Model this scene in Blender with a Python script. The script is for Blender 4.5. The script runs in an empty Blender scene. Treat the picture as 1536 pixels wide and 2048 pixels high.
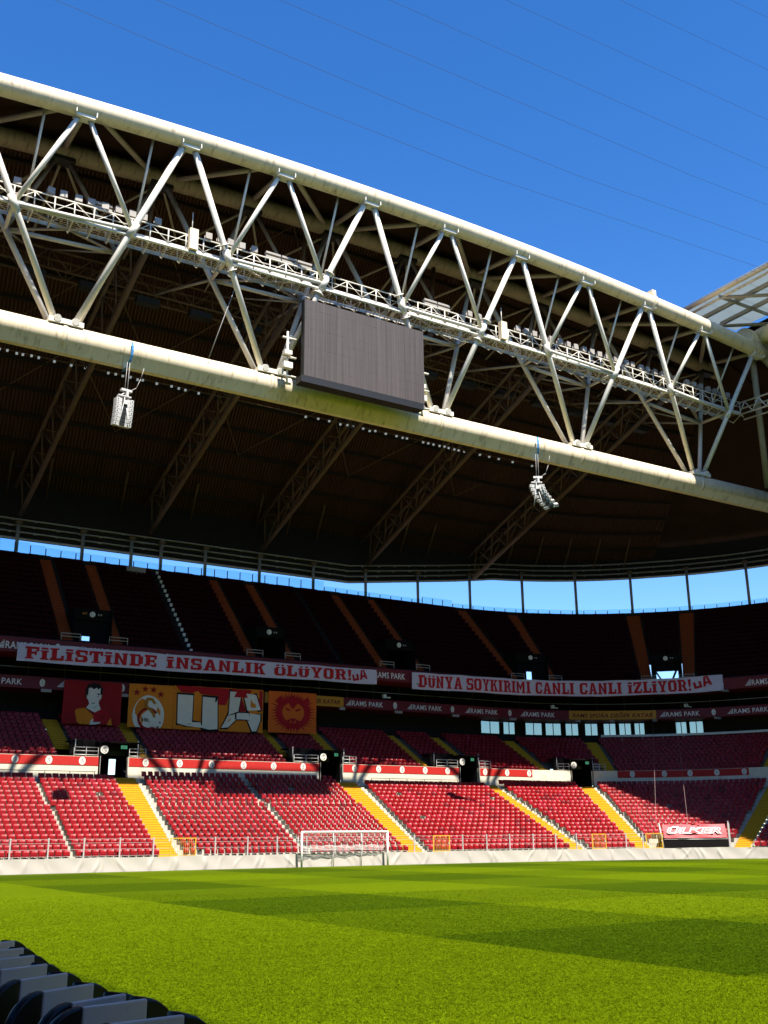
import bpy, math, random
import numpy as np
from mathutils import Vector, Matrix

R = math.radians
random.seed(7)
rng = np.random.default_rng(7)
scn = bpy.context.scene
col = scn.collection

# ------------------------------------------------------------------ camera
cam_d = bpy.data.cameras.new('camera')
cam_d.sensor_fit = 'HORIZONTAL'; cam_d.sensor_width = 36.0
cam_d.lens = 2104.2 * 36 / 1536
cam_d.clip_start = 0.1; cam_d.clip_end = 6000
cam = bpy.data.objects.new('camera', cam_d); col.objects.link(cam)
PITCH, ROLL, YAW, EYE = 0.299765, -0.010416, 0.559860, 2.0264
_f = Vector((math.sin(YAW)*math.cos(PITCH), math.cos(YAW)*math.cos(PITCH), math.sin(PITCH)))
_r = Vector((math.cos(YAW), -math.sin(YAW), 0)); _u = _r.cross(_f)
_r2 = _r*math.cos(ROLL) + _u*math.sin(ROLL); _u2 = -_r*math.sin(ROLL) + _u*math.cos(ROLL)
cam.matrix_world = Matrix(((_r2.x, _u2.x, -_f.x, 0), (_r2.y, _u2.y, -_f.y, 0), (_r2.z, _u2.z, -_f.z, EYE), (0, 0, 0, 1)))
scn.camera = cam

# ------------------------------------------------------------------ light
SUN = Vector((0.10, 0.688, -1.0)).normalized()          # direction the light travels
SUN_EL = math.asin(-SUN.z)
SUN_AZ = math.atan2(-SUN.x, -SUN.y)                    # compass angle of the sun, clockwise from +Y
world = bpy.data.worlds.new('World'); scn.world = world; world.use_nodes = True
nt = world.node_tree; nt.nodes.clear()
sky = nt.nodes.new('ShaderNodeTexSky'); sky.sky_type = 'NISHITA'; sky.sun_disc = False
sky.sun_elevation = SUN_EL; sky.sun_rotation = SUN_AZ
sky.altitude = 0; sky.air_density = 1.0; sky.dust_density = 0.3; sky.ozone_density = 3.0
hs = nt.nodes.new('ShaderNodeHueSaturation'); hs.inputs['Saturation'].default_value = 1.33
hs.inputs['Hue'].default_value = 0.509
bg = nt.nodes.new('ShaderNodeBackground'); bg.inputs['Strength'].default_value = 0.105
wo = nt.nodes.new('ShaderNodeOutputWorld')
nt.links.new(sky.outputs[0], hs.inputs['Color']); nt.links.new(hs.outputs[0], bg.inputs['Color']); nt.links.new(bg.outputs[0], wo.inputs['Surface'])
sd = bpy.data.lights.new('sun', 'SUN'); sd.energy = 4.4; sd.angle = R(0.53); sd.color = (1.0, 0.94, 0.84)
so = bpy.data.objects.new('sun', sd); col.objects.link(so); so.location = (0, -60, 150)
so.rotation_euler = SUN.to_track_quat('-Z', 'Y').to_euler()

scn.view_settings.view_transform = 'Standard'; scn.view_settings.look = 'None'
scn.view_settings.exposure = 1.25; scn.view_settings.gamma = 1.0
scn.view_settings.use_curve_mapping = False
scn.cycles.max_bounces = 6; scn.cycles.diffuse_bounces = 1; scn.cycles.glossy_bounces = 2
scn.cycles.transmission_bounces = 3; scn.cycles.transparent_max_bounces = 12
scn.cycles.caustics_reflective = False; scn.cycles.caustics_refractive = False
scn.cycles.use_denoising = True

# ------------------------------------------------------------------ materials
MAT = {}
def mat(name, c, rough=0.6, metal=0.0, var=0.0, scale=2.0, stretch=None, dirt=None, dirt_amt=0.0, bump=0.0, bscale=20.0, spec=0.4, dscale=1.0, dlo=0.5):
    m = bpy.data.materials.new(name); m.use_nodes = True; MAT[name] = m
    n = m.node_tree.nodes; l = m.node_tree.links; b = n['Principled BSDF']
    b.inputs['Roughness'].default_value = rough; b.inputs['Metallic'].default_value = metal
    b.inputs['Specular IOR Level'].default_value = spec
    b.inputs['Base Color'].default_value = (*c, 1)
    if var or dirt_amt or bump:
        tc = n.new('ShaderNodeNewGeometry'); vec = tc.outputs['Position']
        if stretch:
            mp = n.new('ShaderNodeMapping'); mp.inputs['Scale'].default_value = stretch
            l.new(vec, mp.inputs['Vector']); vec = mp.outputs[0]
        cur = None
        if var:
            nz = n.new('ShaderNodeTexNoise'); nz.inputs['Scale'].default_value = scale; nz.inputs['Detail'].default_value = 4
            l.new(vec, nz.inputs['Vector'])
            mx = n.new('ShaderNodeMix'); mx.data_type = 'RGBA'
            mx.inputs[6].default_value = (*[v*(1-var) for v in c], 1); mx.inputs[7].default_value = (*[min(1, v*(1+var)) for v in c], 1)
            l.new(nz.outputs[0], mx.inputs[0]); cur = mx.outputs[2]
        if dirt_amt:
            nd = n.new('ShaderNodeTexNoise'); nd.inputs['Scale'].default_value = dscale; nd.inputs['Detail'].default_value = 8; nd.inputs['Roughness'].default_value = 0.7
            l.new(vec, nd.inputs['Vector'])
            rp = n.new('ShaderNodeMapRange'); rp.inputs[1].default_value = dlo; rp.inputs[2].default_value = dlo+0.2; rp.inputs[3].default_value = 0; rp.inputs[4].default_value = dirt_amt
            l.new(nd.outputs[0], rp.inputs[0])
            m2 = n.new('ShaderNodeMix'); m2.data_type = 'RGBA'; m2.inputs[7].default_value = (*dirt, 1)
            if cur: l.new(cur, m2.inputs[6])
            else: m2.inputs[6].default_value = (*c, 1)
            l.new(rp.outputs[0], m2.inputs[0]); cur = m2.outputs[2]
        if cur: l.new(cur, b.inputs['Base Color'])
        if bump:
            nb = n.new('ShaderNodeTexNoise'); nb.inputs['Scale'].default_value = bscale; nb.inputs['Detail'].default_value = 5
            l.new(tc.outputs['Position'], nb.inputs['Vector'])
            bp = n.new('ShaderNodeBump'); bp.inputs['Strength'].default_value = bump; bp.inputs['Distance'].default_value = 0.03
            l.new(nb.outputs[0], bp.inputs['Height']); l.new(bp.outputs[0], b.inputs['Normal'])
    return m
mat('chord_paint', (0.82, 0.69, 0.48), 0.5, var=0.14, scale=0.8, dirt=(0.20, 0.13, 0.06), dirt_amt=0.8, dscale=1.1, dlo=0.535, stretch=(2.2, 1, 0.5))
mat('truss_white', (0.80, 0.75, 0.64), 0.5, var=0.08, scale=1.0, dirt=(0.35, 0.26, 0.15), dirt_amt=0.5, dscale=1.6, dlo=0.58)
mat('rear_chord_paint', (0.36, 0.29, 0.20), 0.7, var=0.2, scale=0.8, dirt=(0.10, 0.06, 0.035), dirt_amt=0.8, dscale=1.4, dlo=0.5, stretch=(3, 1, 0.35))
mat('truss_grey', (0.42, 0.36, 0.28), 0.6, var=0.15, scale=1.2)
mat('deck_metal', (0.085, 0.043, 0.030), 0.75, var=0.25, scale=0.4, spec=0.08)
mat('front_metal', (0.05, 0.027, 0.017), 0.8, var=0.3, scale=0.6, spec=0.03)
mat('purlin_dark', (0.035, 0.024, 0.018), 0.8, spec=0.1)
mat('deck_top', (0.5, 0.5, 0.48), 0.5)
mat('rib_steel', (0.15, 0.088, 0.045), 0.7, var=0.2)
mat('dark_steel', (0.03, 0.028, 0.026), 0.5)
mat('column_grey', (0.24, 0.24, 0.24), 0.6, var=0.2)
mat('louvre_alu', (0.40, 0.37, 0.33), 0.5)
mat('concrete', (0.46, 0.43, 0.36), 0.9, var=0.15, scale=3, dirt=(0.2, 0.17, 0.13), dirt_amt=0.5, dscale=0.7, dlo=0.55)
mat('concrete_cream', (0.66, 0.60, 0.46), 0.85, var=0.1, scale=2, dirt=(0.35, 0.3, 0.2), dirt_amt=0.5, dscale=1.2, dlo=0.56)
mat('concrete_shade', (0.028, 0.025, 0.024), 0.9, var=0.2, spec=0.1)  # concrete darkened in its colour to deepen the shade under the roof
mat('step_yellow_shade', (0.32, 0.050, 0.002), 0.85, var=0.2, scale=2)  # stair yellow turned dull orange; the upper tier's shade is in the colour
mat('step_edge_shade', (0.12, 0.018, 0.002), 0.85)  # nosing colour with the same shade mixed in
mat('concrete_mid_shade', (0.13, 0.11, 0.10), 0.9, var=0.2, scale=3)  # darker copy of the concrete, standing for shade on the middle tier
mat('black_wall', (0.010, 0.009, 0.009), 0.9, spec=0.03)
mat('red_plastic', (0.245, 0.002, 0.005), 0.45, var=0.3, scale=0.9, spec=0.36)
mat('red_plastic_faded', (0.30, 0.008, 0.018), 0.45, var=0.2, scale=0.9, spec=0.36)
mat('red_plastic_worn', (0.15, 0.003, 0.007), 0.5, var=0.3, scale=0.9, spec=0.3)
mat('red_plastic_shade', (0.030, 0.0015, 0.003), 0.7, var=0.25, scale=0.9, spec=0.04)  # seat red darkened so the upper tier's shade sits in the colour
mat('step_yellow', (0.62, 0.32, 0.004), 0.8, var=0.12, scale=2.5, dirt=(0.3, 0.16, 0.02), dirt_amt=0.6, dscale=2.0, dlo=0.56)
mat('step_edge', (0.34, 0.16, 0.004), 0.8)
mat('rail_yellow', (0.62, 0.36, 0.03), 0.5)
mat('banner_red', (0.42, 0.012, 0.008), 0.7, var=0.1, scale=3, dirt=(0.55, 0.2, 0.12), dirt_amt=0.35, dscale=3.5, dlo=0.6)
mat('ribbon_maroon', (0.13, 0.006, 0.012), 0.6)
mat('ribbon_yellow', (0.55, 0.24, 0.01), 0.6)
mat('print_white', (0.75, 0.72, 0.70), 0.6)
mat('print_maroon', (0.12, 0.004, 0.006), 0.7)
mat('cloth_white', (0.58, 0.53, 0.62), 0.85, var=0.06, scale=2)
mat('cloth_red', (0.46, 0.006, 0.010), 0.85, var=0.1, scale=2)
mat('cloth_orange', (0.74, 0.21, 0.010), 0.85, var=0.12, scale=1.2)
mat('cloth_cream', (0.80, 0.70, 0.56), 0.85, var=0.1, scale=1.5)
mat('cloth_vermilion', (0.80, 0.135, 0.010), 0.85, var=0.12, scale=1.2)
mat('cloth_black', (0.012, 0.008, 0.008), 0.9)
mat('cloth_darkred', (0.30, 0.005, 0.006), 0.85, var=0.1, scale=1.5)
mat('cloth_ochre', (0.42, 0.17, 0.015), 0.85)
mat('sheet_white', (0.43, 0.395, 0.35), 0.55, var=0.06, scale=1.5, dirt=(0.4, 0.35, 0.28), dirt_amt=0.4, dscale=1.0, dlo=0.58)
mat('goal_white', (0.82, 0.82, 0.82), 0.35)
mat('net_white', (0.7, 0.68, 0.66), 0.7)
mat('galvanised', (0.50, 0.48, 0.46), 0.45, metal=0.3)
mat('screen_frame', (0.012, 0.012, 0.012), 0.5)
mat('speaker_grey', (0.50, 0.49, 0.47), 0.55, var=0.1, scale=5)
mat('speaker_black', (0.015, 0.015, 0.015), 0.6)
mat('strap_blue', (0.03, 0.22, 0.52), 0.7)
mat('cable_dark', (0.02, 0.025, 0.04), 0.6)
mat('cable_grey', (0.42, 0.39, 0.36), 0.6)
mat('badge_white', (0.75, 0.72, 0.64), 0.5)
mat('badge_grey', (0.30, 0.27, 0.24), 0.6)
mat('canopy_red', (0.50, 0.050, 0.062), 0.55, var=0.08, scale=1.5)
mat('seat_panel_grey', (0.84, 0.62, 0.49), 0.5, var=0.06, scale=5, dirt=(0.12, 0.1, 0.1), dirt_amt=0.5, dscale=6, dlo=0.62)
mat('seat_black', (0.006, 0.005, 0.005), 0.42, spec=0.3)
mat('seat_bracket', (0.10, 0.09, 0.09), 0.6)
mat('flood_grey', (0.36, 0.33, 0.29), 0.45)
mat('ground_grey', (0.16, 0.155, 0.15), 0.95, var=0.15, scale=0.2)
mat('rope_pink', (0.45, 0.30, 0.28), 0.7)
mat('exit_green', (0.02, 0.22, 0.12), 0.4)
mat('lamp_white', (0.75, 0.75, 0.72), 0.4)

# exit signs are lit boxes
def emit(name, c, s):
    m = mat(name, c); b = m.node_tree.nodes['Principled BSDF']
    b.inputs['Emission Color'].default_value = (*c, 1); b.inputs['Emission Strength'].default_value = s
emit('exit_lit', (0.10, 0.55, 0.34), 0.16)
emit('lamp_lit', (0.8, 0.85, 0.9), 0.10)

# LED screen face: grey-brown face with faint vertical streaks left by rain
m = mat('screen_face', (0.115, 0.088, 0.078), 0.55)
n = m.node_tree.nodes; l = m.node_tree.links; b = n['Principled BSDF']
g = n.new('ShaderNodeNewGeometry'); mp = n.new('ShaderNodeMapping'); mp.inputs['Scale'].default_value = (4.5, 1, 0.06)
l.new(g.outputs['Position'], mp.inputs['Vector'])
nz = n.new('ShaderNodeTexNoise'); nz.inputs['Scale'].default_value = 1.6; nz.inputs['Detail'].default_value = 6; nz.inputs['Roughness'].default_value = 0.7
l.new(mp.outputs[0], nz.inputs['Vector'])
cr = n.new('ShaderNodeValToRGB'); cr.color_ramp.elements[0].position = 0.35; cr.color_ramp.elements[0].color = (0.046, 0.036, 0.031, 1)
cr.color_ramp.elements[1].position = 0.78; cr.color_ramp.elements[1].color = (0.105, 0.086, 0.077, 1)
l.new(nz.outputs[0], cr.inputs[0]); l.new(cr.outputs[0], b.inputs['Base Color'])

# glass
def glass(name, tint, op):
    m = bpy.data.materials.new(name); m.use_nodes = True; MAT[name] = m
    n = m.node_tree.nodes; l = m.node_tree.links; n.clear()
    o = n.new('ShaderNodeOutputMaterial'); mx = n.new('ShaderNodeMixShader'); t = n.new('ShaderNodeBsdfTransparent'); p = n.new('ShaderNodeBsdfPrincipled')
    t.inputs[0].default_value = (*tint, 1); p.inputs['Base Color'].default_value = (*[v*0.3 for v in tint], 1); p.inputs['Roughness'].default_value = 0.08
    mx.inputs[0].default_value = op
    l.new(t.outputs[0], mx.inputs[1]); l.new(p.outputs[0], mx.inputs[2]); l.new(mx.outputs[0], o.inputs[0])
glass('rail_glass', (0.68, 0.88, 0.98), 0.10)
glass('window_glass', (0.42, 0.50, 0.47), 0.35)
m = bpy.data.materials.new('blind_cloth'); m.use_nodes = True; MAT['blind_cloth'] = m
n = m.node_tree.nodes; l = m.node_tree.links; n.clear()
o = n.new('ShaderNodeOutputMaterial'); t = n.new('ShaderNodeBsdfTranslucent'); t.inputs[0].default_value = (0.50, 0.54, 0.49, 1); l.new(t.outputs[0], o.inputs[0])
# milky polycarbonate roof panels
m = bpy.data.materials.new('polycarbonate'); m.use_nodes = True; MAT['polycarbonate'] = m
n = m.node_tree.nodes; l = m.node_tree.links; n.clear()
o = n.new('ShaderNodeOutputMaterial'); mx = n.new('ShaderNodeMixShader'); t = n.new('ShaderNodeBsdfTranslucent'); p = n.new('ShaderNodeBsdfPrincipled')
t.inputs[0].default_value = (0.42, 0.47, 0.48, 1); p.inputs['Base Color'].default_value = (0.6, 0.63, 0.63, 1); p.inputs['Roughness'].default_value = 0.4; mx.inputs[0].default_value = 0.25
l.new(t.outputs[0], mx.inputs[1]); l.new(p.outputs[0], mx.inputs[2]); l.new(mx.outputs[0], o.inputs[0])
# goal net: real strands are modelled, see below

# turf: mown checks (8.1 m passes both ways) plus blade grain
def turf_material(name, blade):
    m = bpy.data.materials.new(name); m.use_nodes = True; MAT[name] = m
    n = m.node_tree.nodes; l = m.node_tree.links; b = n['Principled BSDF']
    b.inputs['Roughness'].default_value = 0.75; b.inputs['Specular IOR Level'].default_value = 0.02
    g = n.new('ShaderNodeNewGeometry'); sp = n.new('ShaderNodeSeparateXYZ')
    wn = n.new('ShaderNodeTexNoise'); wn.inputs['Scale'].default_value = 1.3; wn.inputs['Detail'].default_value = 3
    l.new(g.outputs['Position'], wn.inputs['Vector'])
    sub = n.new('ShaderNodeVectorMath'); sub.operation = 'SUBTRACT'; sub.inputs[1].default_value = (0.5, 0.5, 0.5); l.new(wn.outputs['Color'], sub.inputs[0])
    sc = n.new('ShaderNodeVectorMath'); sc.operation = 'SCALE'; sc.inputs['Scale'].default_value = 0.16; l.new(sub.outputs[0], sc.inputs[0])
    ad = n.new('ShaderNodeVectorMath'); ad.operation = 'ADD'; l.new(g.outputs['Position'], ad.inputs[0]); l.new(sc.outputs[0], ad.inputs[1])
    l.new(ad.outputs[0], sp.inputs[0])
    def math_(op, a, b_=None):
        q = n.new('ShaderNodeMath'); q.operation = op
        for i, v in enumerate((a, b_)):
            if v is None: continue
            if isinstance(v, (int, float)): q.inputs[i].default_value = v
            else: l.new(v, q.inputs[i])
        return q.outputs[0]
    def band(axis, start, period):
        v = math_('MULTIPLY', math_('SUBTRACT', axis, start), math.pi/period)
        s = math_('SINE', v)
        r = n.new('ShaderNodeMapRange'); r.inputs[1].default_value = -0.035; r.inputs[2].default_value = 0.035
        l.new(s, r.inputs[0]); return r.outputs[0]
    bx = band(sp.outputs[0], 13.45, 8.03)          # 1 = dark strip
    by = band(sp.outputs[1], 11.6, 8.2)            # 1 = dark strip (11.6 .. 19.8)
    inx = n.new('ShaderNodeMapRange'); inx.inputs[1].default_value = 13.4; inx.inputs[2].default_value = 13.5; l.new(sp.outputs[0], inx.inputs[0])
    by2 = math_('MULTIPLY', by, math_('ADD', math_('MULTIPLY', inx.outputs[0], 0.75), 0.25))
    d = math_('ADD', math_('MULTIPLY', bx, 0.55), math_('MULTIPLY', by2, 0.38))
    # broad unevenness
    n2 = n.new('ShaderNodeTexNoise'); n2.inputs['Scale'].default_value = 0.35; n2.inputs['Detail'].default_value = 5; l.new(g.outputs['Position'], n2.inputs['Vector'])
    d = math_('ADD', d, math_('MULTIPLY', math_('SUBTRACT', n2.outputs[0], 0.5), 0.35))
    m1 = n.new('ShaderNodeMix'); m1.data_type = 'RGBA'; m1.clamp_factor = True
    m1.inputs[6].default_value = (0.092, 0.136, 0.001, 1); m1.inputs[7].default_value = (0.036, 0.066, 0.0008, 1)
    l.new(d, m1.inputs[0])
    out = m1.outputs[2]
    # grain: clumps of blades
    for s_, amt in ((2.2, 0.18), (11.0, 0.35), (60.0, 0.7)):
        n3 = n.new('ShaderNodeTexNoise'); n3.inputs['Scale'].default_value = s_; n3.inputs['Detail'].default_value = 3; n3.inputs['Roughness'].default_value = 0.65
        l.new(g.outputs['Position'], n3.inputs['Vector'])
        r = n.new('ShaderNodeMapRange'); r.inputs[1].default_value = 0.3; r.inputs[2].default_value = 0.7; r.inputs[3].default_value = 1-amt*0.6; r.inputs[4].default_value = 1+amt*0.6
        l.new(n3.outputs[0], r.inputs[0])
        mu = n.new('ShaderNodeVectorMath'); mu.operation = 'SCALE'; l.new(out, mu.inputs[0]); l.new(r.outputs[0], mu.inputs['Scale']); out = mu.outputs[0]
    if blade:
        oi = n.new('ShaderNodeObjectInfo')
        r = n.new('ShaderNodeMapRange'); r.inputs[3].default_value = 0.85; r.inputs[4].default_value = 1.55; l.new(oi.outputs['Random'], r.inputs[0])
        mu = n.new('ShaderNodeVectorMath'); mu.operation = 'SCALE'; l.new(out, mu.inputs[0]); l.new(r.outputs[0], mu.inputs['Scale']); out = mu.outputs[0]
    l.new(out, b.inputs['Base Color'])
    nb = n.new('ShaderNodeTexNoise'); nb.inputs['Scale'].default_value = 30; nb.inputs['Detail'].default_value = 4; l.new(g.outputs['Position'], nb.inputs['Vector'])
    bp = n.new('ShaderNodeBump'); bp.inputs['Strength'].default_value = 0.6; bp.inputs['Distance'].default_value = 0.03
    l.new(nb.outputs[0], bp.inputs['Height']); l.new(bp.outputs[0], b.inputs['Normal'])
turf_material('turf', False)
turf_material('turf_blade', True)

# ------------------------------------------------------------------ mesh helpers
class MB:
    def __init__(s): s.v = []; s.f = []; s.sm = []; s.mi = []
    def add(s, vs, fs, smooth=False, mi=0):
        k = len(s.v); s.v += [tuple(p) for p in vs]
        for f in fs: s.f.append(tuple(i+k for i in f)); s.sm.append(smooth); s.mi.append(mi)
    def quad(s, a, b, c, d, mi=0): s.add([a, b, c, d], [(0, 1, 2, 3)], mi=mi)
    def box(s, c, d, rz=0.0, mi=0, mtx=None):
        hx, hy, hz = d[0]/2, d[1]/2, d[2]/2
        ps = [Vector((x, y, z)) for x in (-hx, hx) for y in (-hy, hy) for z in (-hz, hz)]
        if mtx is None:
            cz, sz = math.cos(rz), math.sin(rz)
            ps = [(c[0]+p.x*cz-p.y*sz, c[1]+p.x*sz+p.y*cz, c[2]+p.z) for p in ps]
        else: ps = [mtx @ (Vector(c)+p) for p in ps]
        s.add(ps, [(0, 1, 3, 2), (4, 6, 7, 5), (0, 4, 5, 1), (2, 3, 7, 6), (0, 2, 6, 4), (1, 5, 7, 3)], mi=mi)
    def tube(s, a, b, r, n=8, r2=None, caps=True, mi=0):
        a = Vector(a); b = Vector(b); d = (b-a)
        if d.length < 1e-6: return
        d.normalize(); up = Vector((0, 0, 1)) if abs(d.z) < 0.95 else Vector((1, 0, 0))
        x = d.cross(up).normalized(); y = x.cross(d); r2 = r if r2 is None else r2
        k = len(s.v)
        for p, rr in ((a, r), (b, r2)):
            for i in range(n):
                t = 2*math.pi*i/n; s.v.append(tuple(p + x*(rr*math.cos(t)) + y*(rr*math.sin(t))))
        for i in range(n):
            j = (i+1) % n; s.f.append((k+i, k+j, k+n+j, k+n+i)); s.sm.append(n > 4); s.mi.append(mi)
        if caps:
            s.f.append(tuple(k+i for i in range(n-1, -1, -1))); s.sm.append(False); s.mi.append(mi)
            s.f.append(tuple(k+n+i for i in range(n))); s.sm.append(False); s.mi.append(mi)
    def path(s, pts, r, n=12):
        pts = [Vector(p) for p in pts]; k = len(s.v)
        for i, p in enumerate(pts):
            d = (pts[min(i+1, len(pts)-1)]-pts[max(i-1, 0)]).normalized()
            up = Vector((0, 0, 1)) if abs(d.z) < 0.95 else Vector((0, 1, 0))
            x = d.cross(up).normalized(); y = x.cross(d)
            for q in range(n):
                t = 2*math.pi*q/n; s.v.append(tuple(p + x*(r*math.cos(t)) + y*(r*math.sin(t))))
        for i in range(len(pts)-1):
            for q in range(n):
                w = (q+1) % n; s.f.append((k+i*n+q, k+i*n+w, k+(i+1)*n+w, k+(i+1)*n+q)); s.sm.append(True); s.mi.append(0)
        s.f.append(tuple(k+q for q in range(n-1, -1, -1))); s.sm.append(False); s.mi.append(0)
        s.f.append(tuple(k+(len(pts)-1)*n+q for q in range(n))); s.sm.append(False); s.mi.append(0)
    def mesh(s, name, mats):
        me = bpy.data.meshes.new(name); me.from_pydata(s.v, [], s.f)
        if isinstance(mats, str): mats = [mats]
        for m in mats: me.materials.append(MAT[m])
        me.polygons.foreach_set('use_smooth', s.sm)
        if len(mats) > 1: me.polygons.foreach_set('material_index', s.mi)
        me.update(); return me
    def build(s, name, mats, parent=None, kind=None):
        o = bpy.data.objects.new(name, s.mesh(name, mats)); col.objects.link(o)
        if parent: o.parent = parent
        if kind: o['kind'] = kind
        return o
def tag(o, label=None, cat=None, group=None, kind=None):
    if label: o['label'] = label
    if cat: o['category'] = cat
    if group: o['group'] = group
    if kind: o['kind'] = kind
    return o
def thing(name, label, cat, group=None, loc=(0, 0, 0), rz=0):
    o = bpy.data.objects.new(name, None); col.objects.link(o); o.location = loc; o.rotation_euler = (0, 0, rz); o.empty_display_size = 0.3
    return tag(o, label, cat, group)
def copy_tree(o, parent=None):
    c = o.copy(); col.objects.link(c)
    if parent: c.parent = parent
    for ch in [q for q in o.children]: copy_tree(ch, c)
    return c
ORD = ['first', 'second', 'third', 'fourth', 'fifth', 'sixth', 'seventh', 'eighth', 'ninth', 'tenth', 'eleventh', 'twelfth', 'thirteenth', 'fourteenth', 'fifteenth', 'sixteenth', 'seventeenth', 'eighteenth', 'nineteenth', 'twentieth',
       'twenty-first', 'twenty-second', 'twenty-third', 'twenty-fourth', 'twenty-fifth', 'twenty-sixth', 'twenty-seventh', 'twenty-eighth', 'twenty-ninth', 'thirtieth']
for d_ in ('thirty', 'forty', 'fifty', 'sixty'):
    ORD += ['%s-%s' % (d_, q) for q in ORD[:9]] + [{'thirty': 'fortieth', 'forty': 'fiftieth', 'fifty': 'sixtieth', 'sixty': 'seventieth'}[d_]]

# ------------------------------------------------------------------ plan of the bowl
CX, CY = 71.0, 65.0                 # centre of the corner curves
def off(rad, s):
    """point on the offset line of radius rad; s = x on the straight end, then arc length"""
    if s <= CX: return Vector((s, CY+rad, 0)), 0.0
    ph = (s-CX)/rad
    if ph <= math.pi/2: return Vector((CX+rad*math.sin(ph), CY+rad*math.cos(ph), 0)), ph
    return Vector((CX+rad, CY-(s-CX-rad*math.pi/2), 0)), math.pi/2
def s_of(rad, x, y):
    if x <= CX: return x
    if y >= CY: return CX+rad*math.atan2(x-CX, y-CY)
    return CX+rad*math.pi/2+(CY-y)
def stations(rad, s0, s1, step=1.6):
    out = [s0]; s = s0
    while s < s1-1e-6:
        nx = s+step
        if s < CX: nx = min(CX, s1) if s1 > s else s1
        if s < CX and s1 > CX: nx = CX
        s = min(nx, s1); out.append(s)
    return out
def band(mb, r0, z0, r1, z1, s0, s1, mi=0, ref=None, flip=False):
    """ruled strip between (r0,z0) and (r1,z1); s given on radius ref (default r0)"""
    ref = ref or r0
    st = stations(ref, s0, s1)
    pa = []; pb = []
    for s in st:
        sa = s if s <= CX else CX+(s-CX)*(r0/ref) if (s-CX)/ref <= math.pi/2 else CX+r0*math.pi/2+(s-CX-ref*math.pi/2)
        sb = s if s <= CX else CX+(s-CX)*(r1/ref) if (s-CX)/ref <= math.pi/2 else CX+r1*math.pi/2+(s-CX-ref*math.pi/2)
        a, _ = off(r0, sa); b, _ = off(r1, sb)
        pa.append((a.x, a.y, z0)); pb.append((b.x, b.y, z1))
    k = len(mb.v); mb.v += pa+pb; nn = len(pa)
    for i in range(nn-1):
        f = (k+i, k+i+1, k+nn+i+1, k+nn+i)
        mb.f.append(f[::-1] if flip else f); mb.sm.append(False); mb.mi.append(mi)

# wall line at the pitch and its match on the parapet line (radius 19)
WALL = [Vector(p) for p in ((2, 72), (30, 72), (44, 71.6), (55, 70.8), (62.6, 69.2), (70.7, 66.2), (75.6, 63), (80, 58.5), (83, 53), (84.5, 46), (85, 30), (85, -30))]
_wl = [0.0]
for a_, b_ in zip(WALL[:-1], WALL[1:]): _wl.append(_wl[-1]+(b_-a_).length)
def wall_at(d):
    d = max(0, min(d, _wl[-1]-1e-6))
    for i in range(len(_wl)-1):
        if d <= _wl[i+1]:
            t = (d-_wl[i])/(_wl[i+1]-_wl[i]); p = WALL[i].lerp(WALL[i+1], t); tg = (WALL[i+1]-WALL[i]).normalized()
            return Vector((p.x, p.y, 0)), Vector((-tg.y, tg.x, 0))
def wall_d(x, y=None):
    best = None
    for i in range(len(_wl)-1):
        a, b = WALL[i], WALL[i+1]; ab = b-a
        if y is None:
            if abs(ab.x) < 1e-6: continue
            t = (x-a.x)/ab.x
            if 0 <= t <= 1: return _wl[i]+t*ab.length
        else:
            t = max(0, min(1, ((x-a.x)*ab.x+(y-a.y)*ab.y)/ab.length_squared)); q = a+ab*t; e = (q.x-x)**2+(q.y-y)**2
            if best is None or e < best[0]: best = (e, _wl[i]+t*ab.length)
    return best[1]
RT = 18.6
ANCH = [(wall_d(2), 2.0), (wall_d(27.3), 26.8), (wall_d(28.9), 29.0), (wall_d(47.5), 46.75), (wall_d(49.0), 49.3),
        (wall_d(62.3), 63.0), (wall_d(63.5), 64.8), (wall_d(67.65, 67.4), s_of(RT, 74.85, 83.2)), (wall_d(69.05, 66.9), s_of(RT, 76.75, 82.6)),
        (wall_d(74.6, 63.7), s_of(RT, 88.6, 70.6)), (wall_d(75.8, 62.9), s_of(RT, 89.2, 68.6)), (wall_d(83, 53), s_of(RT, 90, 56)), (wall_d(85, 30), s_of(RT, 90, 30)), (wall_d(85, -29), s_of(RT, 90, -29))]
def bowl(u, t):
    """u: anchor coordinate (segment index + fraction), t: 0 wall .. 1 parapet foot"""
    i = min(int(u), len(ANCH)-2); q = u-i
    wd = ANCH[i][0]*(1-q)+ANCH[i+1][0]*q; ps = ANCH[i][1]*(1-q)+ANCH[i+1][1]*q
    w, nrm = wall_at(wd); w = w+nrm*0.9
    p, _ = off(RT, ps)
    return w.lerp(p, t)
NROW = 18; Z0, Z1 = 0.62, 6.45
def zrow(j): return Z0+(Z1-Z0)*j/(NROW-1)

# ------------------------------------------------------------------ ground and pitch
mb = MB(); mb.quad((-900, -900, -0.15), (900, -900, -0.15), (900, 900, -0.15), (-900, 900, -0.15)); tag(mb.build('ground', 'ground_grey'), kind='structure')
mb = MB()
outline = [(2.4, -34), (2.4, 71.8)]
mb.add([(3.2, -34, 0), (84.2, -34, 0), (84.2, 46, 0), (82.6, 53, 0), (79.6, 58.2, 0), (75.2, 62.7, 0), (70.5, 65.95, 0), (62.5, 68.95, 0), (55, 70.55, 0), (44, 71.35, 0), (30, 71.75, 0), (3.2, 71.75, 0)],
       [tuple(range(12))])
tag(mb.build('pitch_turf', 'turf'), kind='structure')

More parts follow.
